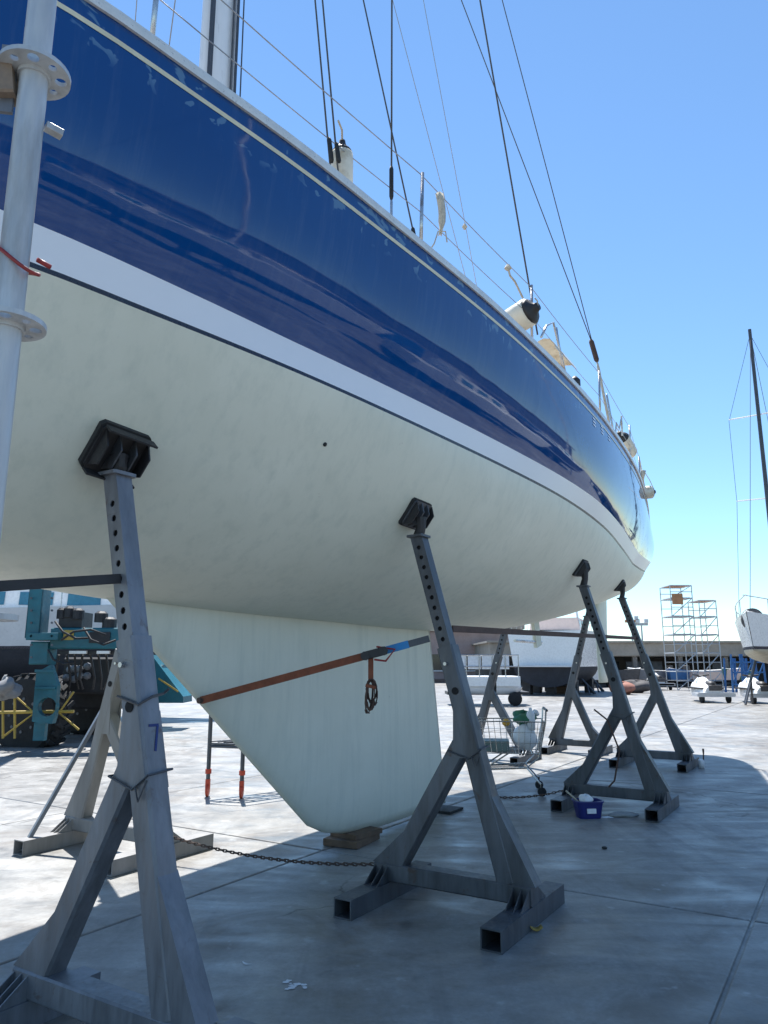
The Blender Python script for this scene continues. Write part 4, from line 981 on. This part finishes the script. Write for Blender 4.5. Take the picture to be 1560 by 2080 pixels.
for k in (-.9, .9): wheel(pc+Vector((k, -.8, .24)), .24, .2, Vector((0,1,0)), t, STEEL)
MB().box(pc+Vector((0, 0, .42)), (2.9, 1.2, .1)).build('trailer_frame', BLACKP, t)

# white motor yacht in the middle distance
bm_, QM = boat('motor_yacht', 'large white motor yacht with dark underbody on blocks behind the stands', (9.2, 38.5, 0), R(64), 7.6, 3.9, 1.3, 2.95, .35, GELW, DKANTI, .2, cabin=[(.25, .75, 2.5, .7, 0, 3)], transom=.92, cabm=PINKC)
m = MB(); m.tube([QM(-1.6, -1.2, 2.95), QM(-1.4, -1.0, 4.3), QM(-1.4, 1.0, 4.3), QM(-1.6, 1.2, 2.95)], .07, 8); m.build('radar_arch', GELW, bm_)
MB().lathe(QM(-1.4, 0, 4.33), (0,0,1), [(0,.05),(.1,.2),(.22,.2),(.3,.05)], 12).build('radar_dome', GELW, bm_, smooth=True)
for k in range(6): MB().box(QM(-3.2+1.1*k, 1.76, 2.7), (.22, .03, .12), R(64)).build('fairlead', BLACKP, bm_)
for k in range(3): MB().box(QM(-3.73, -1.0+1.0*k, 2.5), (.03, .22, .1), R(64)).build('fairlead', BLACKP, bm_)
MB().box(QM(-3.73, .3, 1.75), (.02, .03, .9), R(64)).build('boarding_ladder', BLACKP, bm_); MB().box(QM(-3.9, 0, 1.32), (.4, 2.6, .07), R(64)).build('swim_platform', GELG, bm_)
for k, (x, y) in enumerate(((-3.1, 1.1), (-3.2, -1.1), (-1.0, 1.2), (1.2, 1.1), (-3.0, 0), (.5, -1.1))): MB().box(QM(x, y, .35), (.5, .4, .7), R(64)).build('block', BLACKP, bm_)
# reddish building behind it
t = thing('harbour_building', 'low building with faded red wall far behind the white motor yacht', 'building', (4, 62, 0))
MB().box((2.5, 62, 2.0), (16, 8, 4.0)).build('wall', REDWALL, t); MB().box((2.5, 61.8, 4.15), (16.6, 9, .3)).build('roof', ROOFC, t)
for k in range(6): 
    w_ = MB().box((-4+2.6*k, 57.98, 1.5), (1.7, .08, 1.2)).build('window', GLASSD, t); MB().box((-4+2.6*k, 57.95, .85), (1.9, .14, .1)).build('sill', GELG, w_)

# long shed with open bays along the quay
t = thing('quay_shed', 'long low shed with flat grey-brown roof and dark open bays', 'building', (24, 50, 0))
zt_ = 2.78
MB().box((30, 54, zt_-.45), (46, 9, .9)).build('roof_fascia', ROOFC, t); MB().box((30, 54, zt_+.04), (46.5, 9.6, .12)).build('roof', ROOFC, t)
MB().box((30, 58, .95), (46, .3, 1.9)).build('rear_wall', WALLC, t)
for k in range(16): MB().box((7.6+3*k, 49.9, .95), (.28, .28, 1.85)).build('column', WALLC, t)
for k in range(15):
    if k % 3 != 1: MB().box((9.1+3*k, 52.5, .8), (2.5, .1, 1.5)).build('shutter', SKIN_GREY if k % 2 else BLACKP, t)
rr = random.Random(3)
for k, (nm, mt_) in enumerate((('white', WHITEP), ('dark grey', GREYF), ('mid grey', SKIN_GREY), ('blue', BLUEF), ('pale canvas', PINKC), ('green', GREENP))):
    rz_ = R(rr.uniform(200, 340)); x = 13.2+1.75*k
    tb, Qb = boat('stored_dinghy', nm + ' dinghy laid up on a trolley before the long shed', (x, 46.8+rr.uniform(-.6, .6), 0), rz_, rr.uniform(2.8, 3.6), 1.4, .45, .95, .22, mt_, DKANTI, .2, stands=False, rail=False, cat='dinghy', group='dinghies before the shed')
    MB().box(Qb(-.2, 0, .14), (2.0, .9, .1), rz_).build('trolley', STEEL, tb); MB().box(Qb(-1.45, 0, .95), (.3, .34, .7), rz_).build('outboard', BLACKP, tb)
    for sg in (-.5, .5): wheel(Qb(-.4, sg, .16), .16, .12, Qb(0, 1, 0)-Qb(0, 0, 0), tb, STEEL)
# scaffold towers
def tower(x, y, w_, d_, hts, label, board):
    t = thing('scaffold_tower', label, 'scaffold', (x, y, 0), 'scaffold towers by the shed'); top = hts[-1]
    for i in (-.5, .5):
        for j in (-.5, .5): MB().tube([(x+i*w_, y+j*d_, 0), (x+i*w_, y+j*d_, top)], .027, 6).build('standard', SCAFM, t)
    for a, b in zip(hts, hts[1:]):
        for j in (-.5, .5):
            MB().tube([(x-.5*w_, y+j*d_, b), (x+.5*w_, y+j*d_, b)], .03, 6).build('ledger', SCAFM, t); MB().tube([(x-.5*w_, y+j*d_, (a+b)/2), (x+.5*w_, y+j*d_, (a+b)/2)], .025, 6).build('ledger', SCAFM, t)
        for i in (-.5, .5): MB().tube([(x+i*w_, y-.5*d_, b), (x+i*w_, y+.5*d_, b)], .03, 6).build('transom', SCAFM, t)
        MB().tube([(x-.5*w_, y-.5*d_, a), (x+.5*w_, y-.5*d_, b)], .024, 6).build('brace', SCAFM, t)
        if b > 2: MB().box((x, y, b+.03), (w_*.92, d_*.8, .05)).build('deck_board', SCAFM if b < top-.4 else ORANGEB, t)
    if board: MB().box((x-.2*w_, y-.52*d_, top-.75), (w_*.5, .04, .6)).build('toe_board', ORANGEB, t)
    return t
q = at(1388, 1400, 42); tower(q.x, 42, 1.2, 1.5, [0, 1.0, 2.0, 3.0, 4.0, 5.0, 5.7], 'taller scaffold tower with orange board standing before the shed', True)
q = at(1448, 1400, 42); tower(q.x, 42.5, .95, 1.5, [0, 1.0, 2.0, 3.0, 4.0, 4.9], 'shorter scaffold tower on the right of the pair', False)
# blue steel frames
for k, x in enumerate((1500, 1522, 1546)):
    q = at(x, 1400, 38); t = thing('steel_cradle', ['leftmost blue steel boat cradle by the shed', 'middle blue steel boat cradle by the shed', 'rightmost blue steel boat cradle at the picture edge'][k], 'cradle', (q.x, 38, 0), 'empty blue cradles')
    for i in (-.28, .28):
        MB().tube([(q.x+i, 38, 0), (q.x+i*.8, 38, 1.9)], .05, 6).build('upright', BLUEF, t); MB().tube([(q.x+i, 38.8, 0), (q.x+i*.8, 38.8, 1.7)], .05, 6).build('upright', BLUEF, t)
    for z in (.4, 1.0, 1.5): MB().tube([(q.x-.27, 38, z), (q.x+.27, 38, z)], .04, 6).build('crossbar', BLUEF, t)
    MB().tube([(q.x-.27, 38, .4), (q.x+.27, 38, 1.5)], .03, 6).build('brace', BLUEF, t)
# jet skis on low trailers
def jetski(x, y, D, label):
    q = onground(x, y); t = thing('jet_ski', label, 'jet ski', q, 'jet skis on low trailers'); q = Vector(q)
    m = MB(); rows = []
    for i in range(11):
        u = i/10; wd = .38*(.55+.45*math.sin(math.pi*min(1, u*.75+.2)))*(1 if u < .85 else .75); hh = .3+.28*math.exp(-((u-.55)/.22)**2)+.08*u
        cc = q+Vector((-.1+.25*u, 2.3*u, .34)); rows.append([cc+Vector((math.cos(a)*wd, 0, max(-.12, math.sin(a)*hh))) for a in [math.pi*(-.25+1.5*k/12) for k in range(13)]])
    m.grid(rows); m.add(rows[0], [tuple(range(13))]); m.add(rows[-1], [tuple(range(13))]); m.build('hull', GELW, t, smooth=True, angle=50)
    m = MB(); m.lathe(q+Vector((0, .2, .62)), (0.1, 1, .05), [(0,.08),(.1,.17),(.8,.15),(.9,.05)], 10); m.build('seat', BLACKP, t, smooth=True)
    MB().box(q+Vector((0, 1.0, .52)), (.84, 1.5, .05)).build('bumper_strip', BLACKP, t); MB().box(q+Vector((0, .02, .55)), (.5, .1, .2)).build('stern_plate', GREYF, t)
    MB().tube([q+Vector((-.32, 1.2, 1.02)), q+Vector((0, 1.3, .98)), q+Vector((.32, 1.2, 1.02))], .03, 8).build('handlebar', BLACKP, t)
    MB().beam(q+Vector((0, 1.35, .75)), q+Vector((0, 1.25, 1.0)), .16, .12).build('steering_column', GREYF, t)
    tr = MB().box(q+Vector((0, .2, .3)), (1.45, .5, .12)).build('trailer_bunk', GELG, t)
    for k in (-.5, .5): wheel(q+Vector((k, .1, .16)), .16, .14, Vector((1,0,0)), t, STEEL)
    MB().box(q+Vector((0, -.02, .3)), (1.35, .06, .16)).build('bumper', GELG, t)
jetski(1456, 1428, 30, 'white jet ski on a low trailer in front of the scaffold towers'); jetski(1562, 1430, 30, 'jet ski on a trailer cut by the right picture edge')
jetski(1345, 1402, 40, 'jet ski farther back between stern stand and scaffold'); 
# rubbish row: more distant mixed things left of the towers
blob('red_tarpaulin', mat('dull_red_cloth', (.32, .14, .1), rough=.8), (11.3, 36, .26), (1.3, .9, .62), 'dull red tarpaulin bundle behind the stern stand', 'tarpaulin', 90, .15)
blob('dark_tarpaulin', GREYF, (12.6, 38, .28), (1.7, .9, .66), 'dark tarpaulin bundle right of the red one', 'tarpaulin', 91, .12)
# light masts beyond the shed
for k, x in enumerate((1288, 1308)):
    q = at(x, 1345, 70); t = thing('light_mast', ['left light mast beyond the shed roof', 'right light mast beyond the shed roof'][k], 'lamp post', (q.x, 70, 0)); z1 = at(x, 1262+6*k, 70).z
    MB().lathe((q.x, 70, 0), (0,0,1), [(0,.12),(z1,.07)], 8).build('pole', SCAFM, t); MB().box((q.x, 70, z1), (1.2, .2, .25)).build('lamp_head', ORANGEB if k == 0 else SCAFM, t)
    for d_ in (-.4, .4): MB().box((q.x+d_, 69.8, z1+.3), (.35, .2, .35)).build('floodlight', GELG, t)

# sailboat at the right edge
br, QR = boat('moored_sailboat', 'white sailboat with tall dark mast at the right picture edge', (14.75, 27.4, 0), R(231), 10.2, 3.0, 1.9, 2.6, 1.4, GELW, mat('tan_antifouling', (.42, .39, .3), rough=.6), .45, mastz=14.2, extras='dark', cabin=[(.25, .68, 1.9, .35, 0, 3)], stripe=NAVY, cat='sailboat')
q = at(1533, 1258, 23.6); MB().lathe(q+Vector((0,.2,0)), (0,-1,0), [(0,.02),(.02,.36),(.12,.36),(.16,.3),(.18,.02)], 20).build('round_fender', GREYF, br, smooth=True, angle=40)

# the rest of the yard on the right, outside the frame: it is what the glossy topsides mirror
boat('laid_up_sloop', 'white sloop on props beyond the right picture edge, mirrored in the blue hull', (13.5, .5, 0), R(80), 11, 3.4, 1.9, 3.0, .9, GELW, DKANTI, .3, mastz=16, cabin=[(.25, .65, 2.0, .45, 0, 3)], stripe=NAVY, cat='sailboat')
boat('laid_up_launch', 'white launch on props between two sloops right of the picture', (16.0, 11.0, 0), R(70), 8.5, 3.0, 1.2, 2.4, .5, GELW, DKANTI, .3, cabin=[(.2, .6, 2.2, .9, 0, 3)])
boat('laid_up_ketch', 'dark blue sailboat on props far right beside the store', (23.0, 20.0, 0), R(60), 12, 3.6, 1.9, 3.2, .9, mat('dark_gelcoat', (.015, .02, .05), rough=.25), DKANTI, .3, mastz=17, cabin=[(.25, .65, 2.0, .45, 0, 3)], stripe=WHITE, cat='sailboat')
t = thing('store_building', 'long grey store building across the yard, right of the picture', 'building', (40, 5, 0))
SW = mat('store_wall', (.3, .28, .27), var=.2, rough=.8, scale=.6)
MB().box((42, 4, 3.5), (60, 8, 7.0), R(82)).build('wall', SW, t); MB().box((42, 4, 7.1), (61, 9, .3), R(82)).build('roof', ROOFC, t)
for k in range(12):
    a = R(82); c0 = Vector((42, 4, 0))+Vector((math.cos(a), math.sin(a), 0))*(-26+4.7*k)+Vector((-math.sin(a), math.cos(a), 0))*4.03
    MB().box(c0+Vector((0,0,2.0)), (3.4, .1, 3.8), a).build('door', [GREYF, BLUEF, GELG][k % 3], t)
